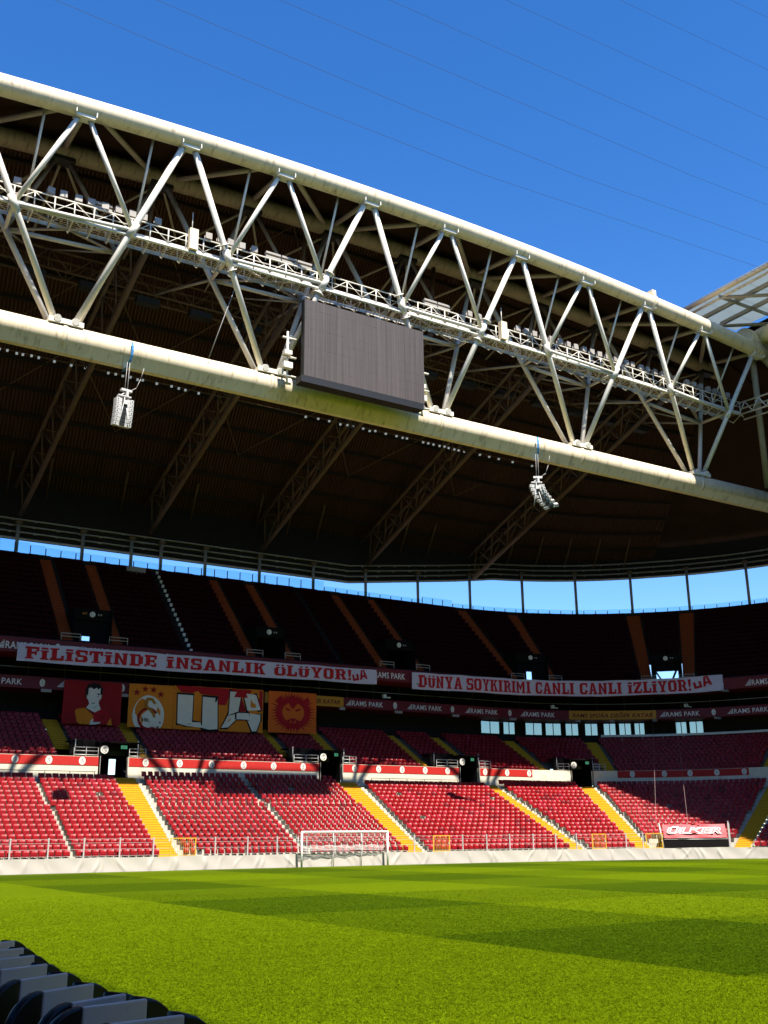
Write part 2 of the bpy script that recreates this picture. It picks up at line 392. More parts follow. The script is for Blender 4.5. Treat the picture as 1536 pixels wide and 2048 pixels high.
# ------------------------------------------------------------------ lower stand
lower = thing('lower_stand', 'lower seating tier of red seats and yellow stairs behind the white wall', 'stand', loc=(41, 72, 0))
def P(o, parent):            # keep world placement when parent is an offset empty
    o.parent = parent; o.matrix_parent_inverse = parent.matrix_world.inverted() if False else Matrix.Translation(-Vector(parent.location)); return o
blocks = [(0, 1), (2, 3), (4, 5), (6, 7), (8, 9), (10, 13)]
def usteps(a, b):
    out = []
    for i in range(a, b):
        for q in range(10): out.append(i+q/10)
    out.append(b-1e-6); return out
rows_in = {0: NROW-1, 1: NROW, 2: NROW-1, 3: NROW, 4: NROW, 5: NROW}
for bi, (a, b) in enumerate(blocks):
    mb = MB(); us = usteps(a, b)
    for j in range(NROW):
        t0, t1 = j/NROW, (j+1)/NROW; z = zrow(j); zb = z-0.36
        for u0, u1 in zip(us[:-1], us[1:]):
            p0, p1, q0, q1 = bowl(u0, t0), bowl(u1, t0), bowl(u0, t1), bowl(u1, t1)
            mb.quad((p0.x, p0.y, z), (p1.x, p1.y, z), (q1.x, q1.y, z), (q0.x, q0.y, z))
            mb.quad((p0.x, p0.y, zb), (p1.x, p1.y, zb), (p1.x, p1.y, z), (p0.x, p0.y, z))
        for uu in (us[0], us[-1]):
            p0, q0 = bowl(uu, t0), bowl(uu, t1)
            mb.quad((p0.x, p0.y, z-0.9), (q0.x, q0.y, z-0.9), (q0.x, q0.y, z), (p0.x, p0.y, z))
    P(mb.build('seating_terrace', 'concrete'), lower)
for (a, b) in ((1, 2), (3, 4), (5, 6), (7, 8), (9, 10)):
    mb = MB(); n_ = NROW*2
    for j in range(n_):
        t0, t1 = j/n_, (j+1)/n_; z = Z0+0.09+(Z1-Z0)*j/(n_-2); zb = z-0.2
        u0, u1 = a+0.02, b-0.14
        p0, p1, q0, q1 = bowl(u0, t0), bowl(u1, t0), bowl(u0, t1), bowl(u1, t1)
        mb.quad((p0.x, p0.y, z), (p1.x, p1.y, z), (q1.x, q1.y, z), (q0.x, q0.y, z))
        m0, m1 = z-0.045, z
        mb.quad((p0.x, p0.y, zb), (p1.x, p1.y, zb), (p1.x, p1.y, m0), (p0.x, p0.y, m0))
        mb.quad((p0.x, p0.y, m0), (p1.x, p1.y, m0), (p1.x, p1.y, m1), (p0.x, p0.y, m1), mi=1)
        mb.quad((p0.x, p0.y, z-0.6), (q0.x, q0.y, z-0.6), (q0.x, q0.y, z), (p0.x, p0.y, z))
    P(mb.build('yellow_stair', ['step_yellow', 'step_edge']), lower)
    mb = MB()                                    # cream kerb beside the stair, stepped
    for j in range(NROW):
        t0, t1 = j/NROW, (j+1)/NROW; z = zrow(j)+0.14; u0, u1 = b-0.14, b-0.01
        p0, p1, q0, q1 = bowl(u0, t0), bowl(u1, t0), bowl(u0, t1), bowl(u1, t1)
        mb.quad((p0.x, p0.y, z), (p1.x, p1.y, z), (q1.x, q1.y, z), (q0.x, q0.y, z))
        mb.quad((p0.x, p0.y, z-0.5), (p1.x, p1.y, z-0.5), (p1.x, p1.y, z), (p0.x, p0.y, z))
        mb.quad((p0.x, p0.y, z-0.5), (p0.x, p0.y, z), (q0.x, q0.y, z), (q0.x, q0.y, z-0.5))
        mb.quad((p1.x, p1.y, z-0.5), (q1.x, q1.y, z-0.5), (q1.x, q1.y, z), (p1.x, p1.y, z))
    P(mb.build('stair_kerb', 'concrete_cream'), lower)

# ------------------------------------------------------------------ seats
def seat_parts(w):
    """backrest (gently dished), seat pan (tipped up), mount; -Y faces the pitch, origin at floor under the seat"""
    def slab(cols, prof):
        vs = []; k = len(prof); n_ = len(cols)
        for x, dy in cols: vs += [(x, y+dy, z) for y, z in prof]
        fs = [tuple(range(k-1, -1, -1)), tuple(range((n_-1)*k, n_*k))]
        for c in range(n_-1): fs += [(c*k+i, c*k+(i+1) % k, (c+1)*k+(i+1) % k, (c+1)*k+i) for i in range(k)]
        return vs, fs
    h = w/2
    back = slab([(-h, -0.045), (-h*0.4, 0), (h*0.4, 0), (h, -0.045)], [(0.10, 0.40), (0.05, 0.40), (0.075, 0.685), (0.13, 0.80), (0.185, 0.80), (0.17, 0.72)])
    pan = slab([(-h*0.92, 0), (h*0.92, 0)], [(-0.03, 0.38), (-0.09, 0.40), (-0.075, 0.66), (-0.03, 0.69), (0.0, 0.66)])
    mount = slab([(-0.06, 0), (0.06, 0)], [(0.02, 0.10), (0.16, 0.10), (0.16, 0.42), (0.02, 0.42)])
    return back, pan, mount
def seat_tmpl(w):
    v = []; f = []; tri = []
    for vs, fs in seat_parts(w)[:2]:
        k = len(v); v += vs; f += [tuple(i+k for i in q) for q in fs]
    return np.array(v), f
def mass_seats(name, places, w, mats, parent=None):
    v, f = seat_tmpl(w); n_ = len(places); nv = len(v)
    allv = np.empty((n_, nv, 3)); mi = np.empty(n_, int)
    for i, (x, y, z, a, m_) in enumerate(places):
        c, s = math.cos(a), math.sin(a); jl = rng.uniform(-0.012, 0.012)
        allv[i, :, 0] = x+v[:, 0]*c-v[:, 1]*s; allv[i, :, 1] = y+v[:, 0]*s+v[:, 1]*c; allv[i, :, 2] = z+v[:, 2]+jl; mi[i] = m_
    fl = [tuple(j+i*nv for j in q) for i in range(n_) for q in f]
    me = bpy.data.meshes.new(name); me.from_pydata(allv.reshape(-1, 3).tolist(), [], fl)
    for m_ in mats: me.materials.append(MAT[m_])
    me.polygons.foreach_set('material_index', np.repeat(mi, len(f)).astype(np.int32))
    me.update(); o = bpy.data.objects.new(name, me); col.objects.link(o); o['kind'] = 'stuff'
    if parent: o.parent = parent
    return o
def row_of_seats(pa_fn, s0, s1, pitch, gap_at=None):
    """pa_fn(q in 0..1) -> point ; returns list of (point, facing angle)"""
    N = 60; pts = [pa_fn(i/N) for i in range(N+1)]; L = [0.0]
    for a, b in zip(pts[:-1], pts[1:]): L.append(L[-1]+(b-a).length)
    n_ = int((L[-1]-0.1)/pitch)
    out = []
    if n_ < 1: return out
    st = (L[-1]-n_*pitch)/2+pitch/2; i = 0
    for k in range(n_):
        d = st+k*pitch
        if gap_at is not None and gap_at(n_) >= 0 and abs(k-gap_at(n_)) < 0.5: continue
        if gap_at is not None and gap_at(n_) < 0: d += 0.17 if k > -gap_at(n_) else -0.17
        while i < N-1 and L[i+1] < d: i += 1
        t = (d-L[i])/max(1e-9, L[i+1]-L[i]); p = pts[i].lerp(pts[i+1], t); tg = pts[i+1]-pts[i]
        out.append((p, math.atan2(tg.y, tg.x)))
    return out
pl_wide, pl_narrow = [], []
for bi, (a, b) in enumerate(blocks):
    for j in range(rows_in[bi]):
        z = zrow(j); t = (j+0.55)/NROW
        fn = lambda q, a=a, b=b, t=t: bowl(a+(b-a)*min(q, 1-1e-6), t)
        gap = None
        if bi == 0: gap = lambda n_, j=j: -int(n_*0.755)
        if bi == 1: gap = lambda n_, j=j: int(n_*0.515)
        for p, ang in row_of_seats(fn, 0, 1, 0.53, gap):
            if bi == 4 and j < 4 and 69.2 < p.x < 75.2 and p.y < 69.5+0.0*p.x: 
                w_ = wall_d(p.x, p.y)
                if w_ > wall_d(69.4, 66.7) and w_ < wall_d(74.6, 63.7): continue
            if rng.random() < 0.004: continue
            q_ = rng.random(); mi = 2 if q_ < 0.07 else 1 if q_ < 0.27 else 0
            (pl_narrow if bi == 1 else pl_wide).append((p.x, p.y, z, ang, mi))
def dist(q): return math.hypot(q[0], q[1])
def inview(q): return 16.2+(q[1]-72)*0.235 < q[0]
cand = sorted([(dist(q), 0, q) for q in pl_wide if inview(q)] + [(dist(q), 1, q) for q in pl_narrow if inview(q)])[:300]
picked = set(id(c[2]) for c in cand)
seat_proto = {}
for nr, w in ((0, 0.46), (1, 0.37)):
    seat_proto[nr] = []
    for nm, (vs, fs), ms in zip(('backrest', 'seat_pan', 'mount'), seat_parts(w), ('red_plastic', 'red_plastic', 'seat_bracket')):
        me = bpy.data.meshes.new(nm); me.from_pydata(vs, [], fs); me.materials.append(MAT[ms]); me.update(); seat_proto[nr].append((nm, me))
for d_, nr, q in cand:
    t = bpy.data.objects.new('stadium_seat', None); col.objects.link(t); t.location = q[:3]; t.rotation_euler = (0, 0, q[3]); t.empty_display_size = 0.2
    tag(t, 'red tip-up seat in the lowest sunlit rows, just above the white cloth wall', 'seat', 'red seats in the lowest rows')
    for nm, me in seat_proto[nr]:
        o = bpy.data.objects.new(nm, me); col.objects.link(o); o.parent = t
far = mass_seats('lower_tier_seats', [q for q in pl_wide if id(q) not in picked], 0.46, ['red_plastic', 'red_plastic_faded', 'red_plastic_worn'])
tag(far, 'remaining red tip-up seats filling the upper rows of the lower tier', 'seats')
far = mass_seats('lower_tier_seats', [q for q in pl_narrow if id(q) not in picked], 0.37, ['red_plastic', 'red_plastic_faded', 'red_plastic_worn'])
tag(far, 'remaining red tip-up seats of the block directly behind the goal', 'seats')

# ------------------------------------------------------------------ white cloth wall round the pitch
cloth = thing('cloth_wall', 'low pitchside wall wrapped in creased white cloth along the turf', 'wall', loc=(41, 71.8, 0))
dA, dB = 0.0, wall_d(84.9, 34)
folds = []
d = 0.0
while d < dB:
    folds.append((d, rng.uniform(-1.3, 1.3), rng.uniform(0.03, 0.085), rng.uniform(0.05, 0.14))); d += rng.uniform(0.35, 2.4)
seams = np.arange(6.3, dB, 7.4)
dd = np.arange(dA, dB, 0.09); zz = np.linspace(0, 0.92, 12)
mb = MB(); nz_ = len(zz)
fd = np.array([f_[0] for f_ in folds]); fs_ = np.array([f_[1] for f_ in folds]); fa = np.array([f_[2] for f_ in folds]); fw = np.array([f_[3] for f_ in folds])
for d in dd:
    p, nrm = wall_at(float(d))
    for z in zz:
        hh = z/0.92
        x_ = d-(fd+fs_*hh*0.6+0.25*np.sin(hh*2.2+fd)*hh)
        bulge = float(np.sum(fa*np.exp(-(x_/fw)**2)))*(0.35+1.0*math.sin(min(1, hh*1.05)*math.pi)) + 0.012*math.sin(d*3.1+hh*4)
        off_ = -(0.02+bulge)-(0.05*(1-hh)**2)
        q = p+nrm*off_
        zt = z-(0.03*math.sin(d*0.85)+0.015*math.sin(d*2.3))*hh*0.6
        mb.v.append((q.x, q.y, max(zt, 0.0)))
for i in range(len(dd)-1):
    for k in range(nz_-1):
        mb.f.append((i*nz_+k, (i+1)*nz_+k, (i+1)*nz_+k+1, i*nz_+k+1)); mb.sm.append(True); mb.mi.append(0)
P(mb.build('cloth_cover', 'sheet_white'), cloth)
mb = MB()
for d in np.arange(dA, dB-1, 1.0):
    p0, n0 = wall_at(float(d)); p1, n1 = wall_at(float(d+1))
    a = p0; b = p1; c = p1+n1*0.35; e = p0+n0*0.35
    for lo, hi in (((a.x, a.y), (b.x, b.y)),):
        mb.quad((a.x, a.y, 0.875), (b.x, b.y, 0.875), (c.x, c.y, 0.875), (e.x, e.y, 0.875))
        mb.quad((e.x, e.y, 0), (c.x, c.y, 0), (c.x, c.y, 0.875), (e.x, e.y, 0.875))
P(mb.build('wall_core', 'concrete'), cloth)

# ------------------------------------------------------------------ pitch fence and yellow gates
fence = thing('pitch_fence', 'thin wire fence of grey posts standing on the white wall', 'fence', loc=(41, 72.2, 0.9))
posts = [16.97, 19.39, 21.73, 24.16, 26.51, 31.03, 33.5, 35.81, 38.2, 40.55, 42.9, 45.07, 47.44, 51.86, 54.13, 56.18, 58.28, 60.32, 62.25, 66.38, 67.82]
pm = {}
for i, x in enumerate([10, 12.3, 14.6]+posts):
    d = wall_d(x); p, nrm = wall_at(d); p = p+nrm*0.45
    mb = MB(); mb.box((0, 0, 0.62), (0.09, 0.07, 1.26)); mb.box((0, 0.03, 1.27), (0.12, 0.1, 0.05)); mb.box((0, 0, 0.01), (0.2, 0.2, 0.03))
    o = mb.build('fence_post', 'galvanised'); o.rotation_euler = (0, 0, math.atan2(-nrm.x, nrm.y)); o.location = (p.x, p.y, 0.88); P(o, fence)
for z in (1.02, 1.45, 1.85, 2.1):
    mb = MB()
    for d in np.arange(wall_d(10), wall_d(67.8), 1.2):
        p, n0 = wall_at(float(d)); q, n1 = wall_at(float(d)+1.2); p = p+n0*0.45; q = q+n1*0.45
        mb.tube((p.x, p.y, z), (q.x, q.y, z), 0.009, 4, caps=False)
    P(mb.build('fence_wire', 'galvanised'), fence)
gates = [(27.7, 29.6, 'yellow fence gate at the foot of the leftmost yellow stair'), (49.1, 50.65, 'yellow fence gate beside the stair right of the goal'),
         (63.5, 64.7, 'yellow fence gate between the two right yellow stairs'), (68.05, 69.5, 'yellow fence gate next to the red tunnel canopy')]
for x0, x1, lb in gates:
    p0, n0 = wall_at(wall_d(x0)); p1, n1 = wall_at(wall_d(x1)); p0 = p0+n0*0.42; p1 = p1+n1*0.42
    g = thing('yellow_gate', lb, 'gate', 'yellow gates in the fence', loc=(p0.x, p0.y, 0.9))
    ang = math.atan2(p1.y-p0.y, p1.x-p0.x); L = (p1-p0).length; g.rotation_euler = (0, 0, ang)
    mb = MB()
    for x in (0.04, L-0.04): mb.box((x, 0, 0.6), (0.07, 0.06, 1.22))
    for z in (0.03, 1.2): mb.box((L/2, 0.002, z), (L-0.02, 0.055, 0.06))
    mb.build('gate_frame', 'rail_yellow', g)
    mb = MB()
    for x in np.arange(0.15, L-0.1, 0.14): mb.box((x, 0, 0.6), (0.015, 0.015, 1.16))
    mb.build('gate_bars', 'rail_yellow', g)
    mb = MB(); mb.box((L-0.12, -0.05, 0.62), (0.1, 0.05, 0.12)); mb.build('latch', 'galvanised', g)

# ------------------------------------------------------------------ goal
goal = thing('football_goal', 'white football goal with net standing in front of the cloth wall', 'goal', loc=(37.05, 70.75, 0))
GW, GH = 7.3, 2.44
for x in (0, GW):
    mb = MB(); mb.tube((x, 0, 0), (x, 0, GH), 0.075, 12); mb.build('goal_post', 'goal_white', goal)
mb = MB(); mb.tube((-0.07, 0, GH), (GW+0.07, 0, GH), 0.075, 12); mb.build('crossbar', 'goal_white', goal)
for x in (0, GW):
    mb = MB(); mb.tube((x, 0, GH-0.05), (x, 0.55, GH-0.15), 0.025, 6); mb.tube((x, 0.55, GH-0.15), (x, 0.75, 0.0), 0.025, 6); mb.build('net_support', 'galvanised', goal)
mb = MB()
for x in (2.95, 5.35): mb.tube((x, 0.6, 0), (x, 0.6, GH-0.1), 0.03, 6)
mb.build('net_stanchion', 'net_white', goal)
mb = MB()
def np_(x, z):   # hanging net surface, gathered up in its lower half
    return (x, 0.10+0.45*min(1, (GH-z)/0.4) + 0.05*math.sin(x*5+z*3), z+0.0)
for x in np.arange(0.05, GW, 0.12):
    z_ = GH
    while z_ > 1.12:
        mb.tube(np_(x, z_), np_(x, z_-0.22), 0.006, 3, caps=False); z_ -= 0.22
for z_ in np.arange(1.15, GH, 0.12):
    x = 0.05
    while x < GW-0.2: mb.tube(np_(x, z_), np_(x+0.5, z_), 0.006, 3, caps=False); x += 0.5
for k in range(9):   # the gathered roll of net
    x = 0.05; z_ = 1.14+0.045*k
    while x < GW-0.2:
        mb.tube(np_(x, z_-0.02*math.sin(x*2.1+k)), np_(x+0.33, z_-0.02*math.sin((x+0.33)*2.1+k)), 0.009, 3, caps=False); x += 0.33
mb.build('net', 'net_white', goal)

# ------------------------------------------------------------------ text and printed shapes
_txt = {}
deps = None
def text_mesh(body, shear=0.0, bold=0.0, sx=1.0):
    """flat outline of a word: list of 2D verts and faces, unit height capitals, x from 0"""
    k = (body, shear, bold, sx)
    if k in _txt: return _txt[k]
    cu = bpy.data.curves.new('lettering', 'FONT'); cu.body = body; cu.shear = shear; cu.offset = bold; cu.size = 1.0; cu.resolution_u = 3; cu.space_character = 1.05
    o = bpy.data.objects.new('lettering', cu); col.objects.link(o)
    dg = bpy.context.evaluated_depsgraph_get(); ev = o.evaluated_get(dg); me = ev.to_mesh()
    v = np.array([tuple(q.co)[:2] for q in me.vertices]) if len(me.vertices) else np.zeros((0, 2)); f = [tuple(p.vertices) for p in me.polygons]
    ev.to_mesh_clear(); bpy.data.objects.remove(o); bpy.data.curves.remove(cu)
    if len(v):
        v[:, 0] -= v[:, 0].min(); v[:, 0] *= sx
    _txt[k] = (v, f); return _txt[k]
def surf(rad, s, z, out=0.0, wav=None):
    """point on the offset line, `out` metres towards the pitch"""
    o_ = out+(wav(s, z) if wav else 0)
    p, ph = off(rad, s); return (p.x-math.sin(ph)*o_, p.y-math.cos(ph)*o_, z)
def put_text(mb, rad, s0, s1, zb, h, body, out=0.03, mi=0, shear=0.0, bold=0.0, wav=None, slope=0.0):
    v, f = text_mesh(body, shear, bold)
    if not len(v): return
    cap = 0.73; W_ = v[:, 0].max()
    vs = [surf(rad, s0+(s1-s0)*a/W_, zb+slope*(a/W_)+h*b/cap, out, wav) for a, b in v]
    mb.add(vs, f, mi=mi)
def put_poly(mb, rad, pts, out=0.03, mi=0, wav=None):
    mb.add([surf(rad, s, z, out, wav) for s, z in pts], [tuple(range(len(pts)))], mi=mi)
def disc(cx, cz, rx, rz_, n_=16): return [(cx+rx*math.cos(2*math.pi*i/n_), cz+rz_*math.sin(2*math.pi*i/n_)) for i in range(n_)]
def ring_quads(cx, cz, rx, rz_, w, a0=0, a1=360, n_=18):
    out = []
    for i in range(n_):
        t0, t1 = R(a0+(a1-a0)*i/n_), R(a0+(a1-a0)*(i+1)/n_)
        out.append([(cx+rx*math.cos(t0), cz+rz_*math.sin(t0)), (cx+rx*math.cos(t1), cz+rz_*math.sin(t1)), (cx+(rx-w)*math.cos(t1), cz+(rz_-w)*math.sin(t1)), (cx+(rx-w)*math.cos(t0), cz+(rz_-w)*math.sin(t0))])
    return out
def crest(mb, rad, s, z, rx, rz_, out, white=0, ink=1):
    put_poly(mb, rad, disc(s, z, rx, rz_), out, white)
    for q in ring_quads(s-rx*0.02, z-rz_*0.16, rx*0.52, rz_*0.52, rx*0.17, 40, 350, 10): put_poly(mb, rad, q, out+0.008, ink)
    put_poly(mb, rad, [(s+rx*0.02, z-rz_*0.28), (s+rx*0.5, z-rz_*0.28), (s+rx*0.5, z-rz_*0.1), (s+rx*0.02, z-rz_*0.1)], out+0.012, ink)
    for q in ring_quads(s+rx*0.1, z+rz_*0.3, rx*0.3, rz_*0.3, rx*0.13, 20, 270, 7): put_poly(mb, rad, q, out+0.016, ink)

# slab-serif capitals, 10 units tall
def r4(x0, y0, x1, y1): return [(x0, y0), (x1, y0), (x1, y1), (x0, y1)]
GL = {
 'F': (8.2, [r4(1, 1.2, 3.8, 8.2), r4(0, 0, 5, 1.2), r4(0, 8.2, 8, 10), r4(6.5, 6.4, 8, 8.2), r4(3.8, 4.2, 5.6, 5.9), r4(5.6, 3.3, 6.7, 6.8)]),
 'L': (8.0, [r4(1, 1.9, 3.8, 8.8), r4(0, 0, 7.8, 1.9), r4(6.2, 1.9, 7.8, 4.2), r4(0, 8.8, 4.9, 10)]),
 'İ': (5.2, [r4(1, 1.2, 3.9, 6.3), r4(0, 0, 4.9, 1.2), r4(0, 6.3, 4.9, 7.5), r4(0.4, 8.4, 4.5, 10)]),
 'I': (5.2, [r4(1, 1.2, 3.9, 8.8), r4(0, 0, 4.9, 1.2), r4(0, 8.8, 4.9, 10)]),
 'S': (8.0, [r4(1.0, 8.2, 7.6, 10), r4(0.2, 5.8, 2.9, 9.2), r4(6.2, 6.6, 7.6, 8.2), r4(1.2, 4.2, 7.2, 5.8), r4(5.0, 0.9, 7.8, 4.2), r4(0.2, 0, 6.8, 1.8), r4(0.2, 1.8, 1.7, 3.5)]),
 'T': (8.4, [r4(0, 8.2, 8.2, 10), r4(0, 6.3, 1.4, 8.2), r4(6.8, 6.3, 8.2, 8.2), r4(2.7, 1.2, 5.5, 8.2), r4(1.6, 0, 6.6, 1.2)]),
 'N': (9.4, [r4(0.7, 1.2, 3.0, 10), r4(6.0, 0, 8.3, 8.8), r4(0, 0, 3.8, 1.2), r4(5.2, 8.8, 9.1, 10), [(3.0, 10), (3.0, 6.2), (6.0, 0), (6.0, 3.8)]]),
 'D': (8.6, [r4(0.9, 1.7, 3.6, 8.3), r4(0, 0, 6.6, 1.7), r4(0, 8.3, 6.6, 10), r4(5.5, 1.7, 8.2, 8.3)]),
 'E': (8.2, [r4(0.9, 1.8, 3.7, 8.2), r4(0, 0, 7.9, 1.8), r4(0, 8.2, 7.9, 10), r4(6.4, 1.8, 7.9, 3.4), r4(6.4, 6.6, 7.9, 8.2), r4(3.7, 4.2, 5.6, 5.9), r4(5.6, 3.5, 6.6, 6.6)]),
 'A': (9.4, [[(1.0, 1.2), (3.3, 1.2), (4.6, 7.6), (5.4, 10), (3.2, 10)], [(5.7, 1.2), (8.3, 1.2), (6.1, 10), (5.4, 10), (4.6, 7.6)], r4(0, 0, 3.9, 1.2), r4(5.0, 0, 9.1, 1.2), [(3.0, 2.8), (6.2, 2.8), (5.9, 4.2), (3.3, 4.2)]]),
 'K': (9.2, [r4(0.9, 1.2, 3.6, 8.8), r4(0, 0, 4.5, 1.2), r4(0, 8.8, 4.5, 10), [(3.6, 4.2), (3.6, 6.0), (5.8, 8.8), (8.2, 8.8)], r4(5.2, 8.8, 8.9, 10), [(4.6, 5.6), (6.2, 6.8), (8.2, 1.2), (5.4, 1.2)], r4(5.0, 0, 9.1, 1.2)]),
 'O': (8.4, [r4(0.2, 1.2, 2.9, 8.8), r4(5.4, 1.2, 8.1, 8.8), r4(1.2, 8.8, 7.1, 10), r4(2.9, 8.2, 5.4, 8.8), r4(1.2, 0, 7.1, 1.2), r4(2.9, 1.2, 5.4, 1.8)]),
 'Ö': (8.4, [r4(0.2, 1.1, 2.9, 6.8), r4(5.4, 1.1, 8.1, 6.8), r4(1.2, 6.2+0.6, 7.1, 7.9), r4(1.2, 0, 7.1, 1.1), r4(2.9, 1.1, 5.4, 1.7), r4(1.4, 8.6, 3.4, 10), r4(4.9, 8.6, 6.9, 10)]),
 'U': (8.8, [r4(0.8, 1.4, 3.5, 8.8), r4(5.2, 1.4, 7.9, 8.8), r4(1.8, 0, 6.9, 1.4), r4(0, 8.8, 4.2, 10), r4(4.6, 8.8, 8.7, 10)]),
 'Ü': (8.8, [r4(0.8, 1.4, 3.5, 6.8), r4(5.2, 1.4, 7.9, 6.8), r4(1.8, 0, 6.9, 1.4), r4(0, 6.8, 4.2, 7.9), r4(4.6, 6.8, 8.7, 7.9), r4(1.4, 8.6, 3.4, 10), r4(5.3, 8.6, 7.3, 10)]),
 'Y': (9.0, [r4(3.1, 1.2, 5.8, 4.4), r4(2.0, 0, 6.9, 1.2), [(3.1, 4.4), (4.45, 4.4), (4.45, 5.6), (3.4, 8.8), (0.9, 8.8)], [(5.8, 4.4), (8.0, 8.8), (5.5, 8.8), (4.45, 5.6), (4.45, 4.4)], r4(0, 8.8, 4.1, 10), r4(4.8, 8.8, 8.9, 10)]),
 'R': (9.0, [r4(0.9, 1.2, 3.6, 8.4), r4(0, 0, 4.5, 1.2), r4(0, 8.4, 6.8, 10), r4(5.4, 5.4, 8.0, 8.4), r4(3.6, 4.2, 7.2, 5.4), [(4.4, 4.2), (6.8, 4.2), (8.4, 1.2), (6.0, 1.2)], r4(5.6, 0, 8.9, 1.2)]),
 '!': (3.8, [[(0.9, 3.2), (2.5, 3.2), (3.2, 10), (0.2, 10)], r4(0.6, 0, 2.9, 2.0)]),
 'C': (8.2, [r4(0.2, 1.2, 2.9, 8.8), r4(1.2, 8.2, 7.8, 10), r4(6.2, 6.2, 7.8, 8.2), r4(1.2, 0, 7.0, 1.8), r4(5.4, 1.8, 7.8, 3.6)]),
 'Z': (8.4, [r4(0.3, 8.2, 8.0, 10), r4(0.3, 6.4, 1.8, 8.2), r4(0.2, 0, 8.0, 1.8), r4(6.5, 1.8, 8.0, 3.6), [(0.4, 1.8), (3.6, 1.8), (7.8, 8.2), (4.6, 8.2)]]),
 'M': (11.0, [r4(0.7, 1.2, 3.0, 10), r4(7.6, 1.2, 9.9, 10), r4(0, 0, 3.8, 1.2), r4(6.8, 0, 10.7, 1.2), [(3.0, 10), (3.0, 6.4), (5.3, 2.2), (5.3, 5.8)], [(7.6, 10), (5.3, 5.8), (5.3, 2.2), (7.6, 6.4)]]),
}
def slab_text(mb, rad, s0, s1, zfun, body, out=0.03, mi=0, wav=None, space=5.0, track=0.5):
    W_ = 0
    for ch in body: W_ += space if ch == ' ' else GL[ch][0]+track
    x = 0; k = 0
    for ch in body:
        if ch == ' ': x += space; continue
        w, polys = GL[ch]
        for pg in polys:
            k += 1
            pts = []
            for px, py in pg:
                s = s0+(s1-s0)*(x+px)/W_; zb, h = zfun(s); pts.append((s, zb+h*py/10))
            put_poly(mb, rad, pts, out+0.002*(k % 3), mi, wav)
        x += w+track
def sheet(rad, s0, s1, zb0, zt0, zb1, zt1, out, step=0.4, nz=5, wav=None, edge=None):
    mb = MB(); n_ = max(2, int((s1-s0)/step)); k = nz+1
    for i in range(n_+1):
        q = i/n_; s = s0+(s1-s0)*q
        for j in range(k):
            zb, zt = zb0+(zb1-zb0)*q, zt0+(zt1-zt0)*q
            if edge: zb += edge(s)[0]; zt += edge(s)[1]
            mb.v.append(surf(rad, s, zb+(zt-zb)*j/nz, out, wav))
    for i in range(n_):
        for j in range(nz): mb.f.append((i*k+j, (i+1)*k+j, (i+1)*k+j+1, i*k+j+1)); mb.sm.append(True); mb.mi.append(0)
    return mb

# ------------------------------------------------------------------ middle tier: parapet, portals, seats
S_L = 4.0
S_R19 = s_of(19, 90, 20)
mid = thing('middle_stand', 'shaded second seating tier above the red parapet boards', 'stand', loc=(41, 84, 6.5))
portals = [(25.96, 28.23), (45.69, 47.96), (60.88, 63.21), (s_of(19, 74.66, 83.64), s_of(19, 77.06, 83.01))]
heads = [(23.92, 29.5), (43.17, 48.82), (58.3, 64.02), (s_of(19, 73.3, 83.86), s_of(19, 77.7, 82.8))]
# parapet wall
segs = []; s = S_L
for a, b in portals: segs.append((s, a)); s = b
segs.append((s, S_R19))
labels_par = ['leftmost', 'second', 'third', 'fourth', 'rightmost']
badge_s = [19.45, 21.99, 24.57, 29.71, 32.6, 35.41, 38.32, 41.14, 44.0, 49.22, 51.76, 54.31, 56.88, 59.45, 63.91, 66.61, 69.39, s_of(19, 80.8, 81.25), s_of(19, 83.45, 79.35), s_of(19, 85.25, 77.55), s_of(19, 86.85, 75.45), s_of(19, 88.15, 73.1)]
for i, (a, b) in enumerate(segs):
    mb = MB(); band(mb, 19, 5.9, 19, 7.6, a, b); band(mb, 19, 7.6, 19, 8.33, a, b); band(mb, 19, 8.33, 19.28, 8.33, a, b); band(mb, 19.28, 8.33, 19.28, 7.0, a, b)
    for s in (a, b):
        p, ph = off(19, s); q, _ = off(19.28, s if s <= CX else CX+(s-CX)*19.28/19)
        mb.quad((p.x, p.y, 5.9), (q.x, q.y, 5.9), (q.x, q.y, 8.33), (p.x, p.y, 8.33))
    P(mb.build('parapet_wall', 'concrete_cream'), mid)
    a2, b2 = a, b
    if i == 3: b2 = 69.9
    if i == 4: a2 = s_of(19, 79.36, 82.06); b2 = s_of(19, 88.4, 72.6)
    pb = sheet(18.97, a2+0.1, b2-0.1, 7.62, 8.30, 7.62, 8.30, 0.0, 0.6, 1)
    o = P(pb.build('parapet_board', 'banner_red'), mid)
    bm = MB()
    for s in badge_s:
        if a2 < s < b2:
            crest(bm, 18.97, s, 7.97, 0.26, 0.31, 0.012)
    if len(bm.v): bm.build('badge', ['badge_white', 'badge_grey'], o)
# walkway at the parapet foot
mb = MB(); band(mb, 17.6, 6.2, 19.0, 6.2, S_L, S_R19, ref=19)
P(mb.build('walkway_floor', 'concrete'), mid)
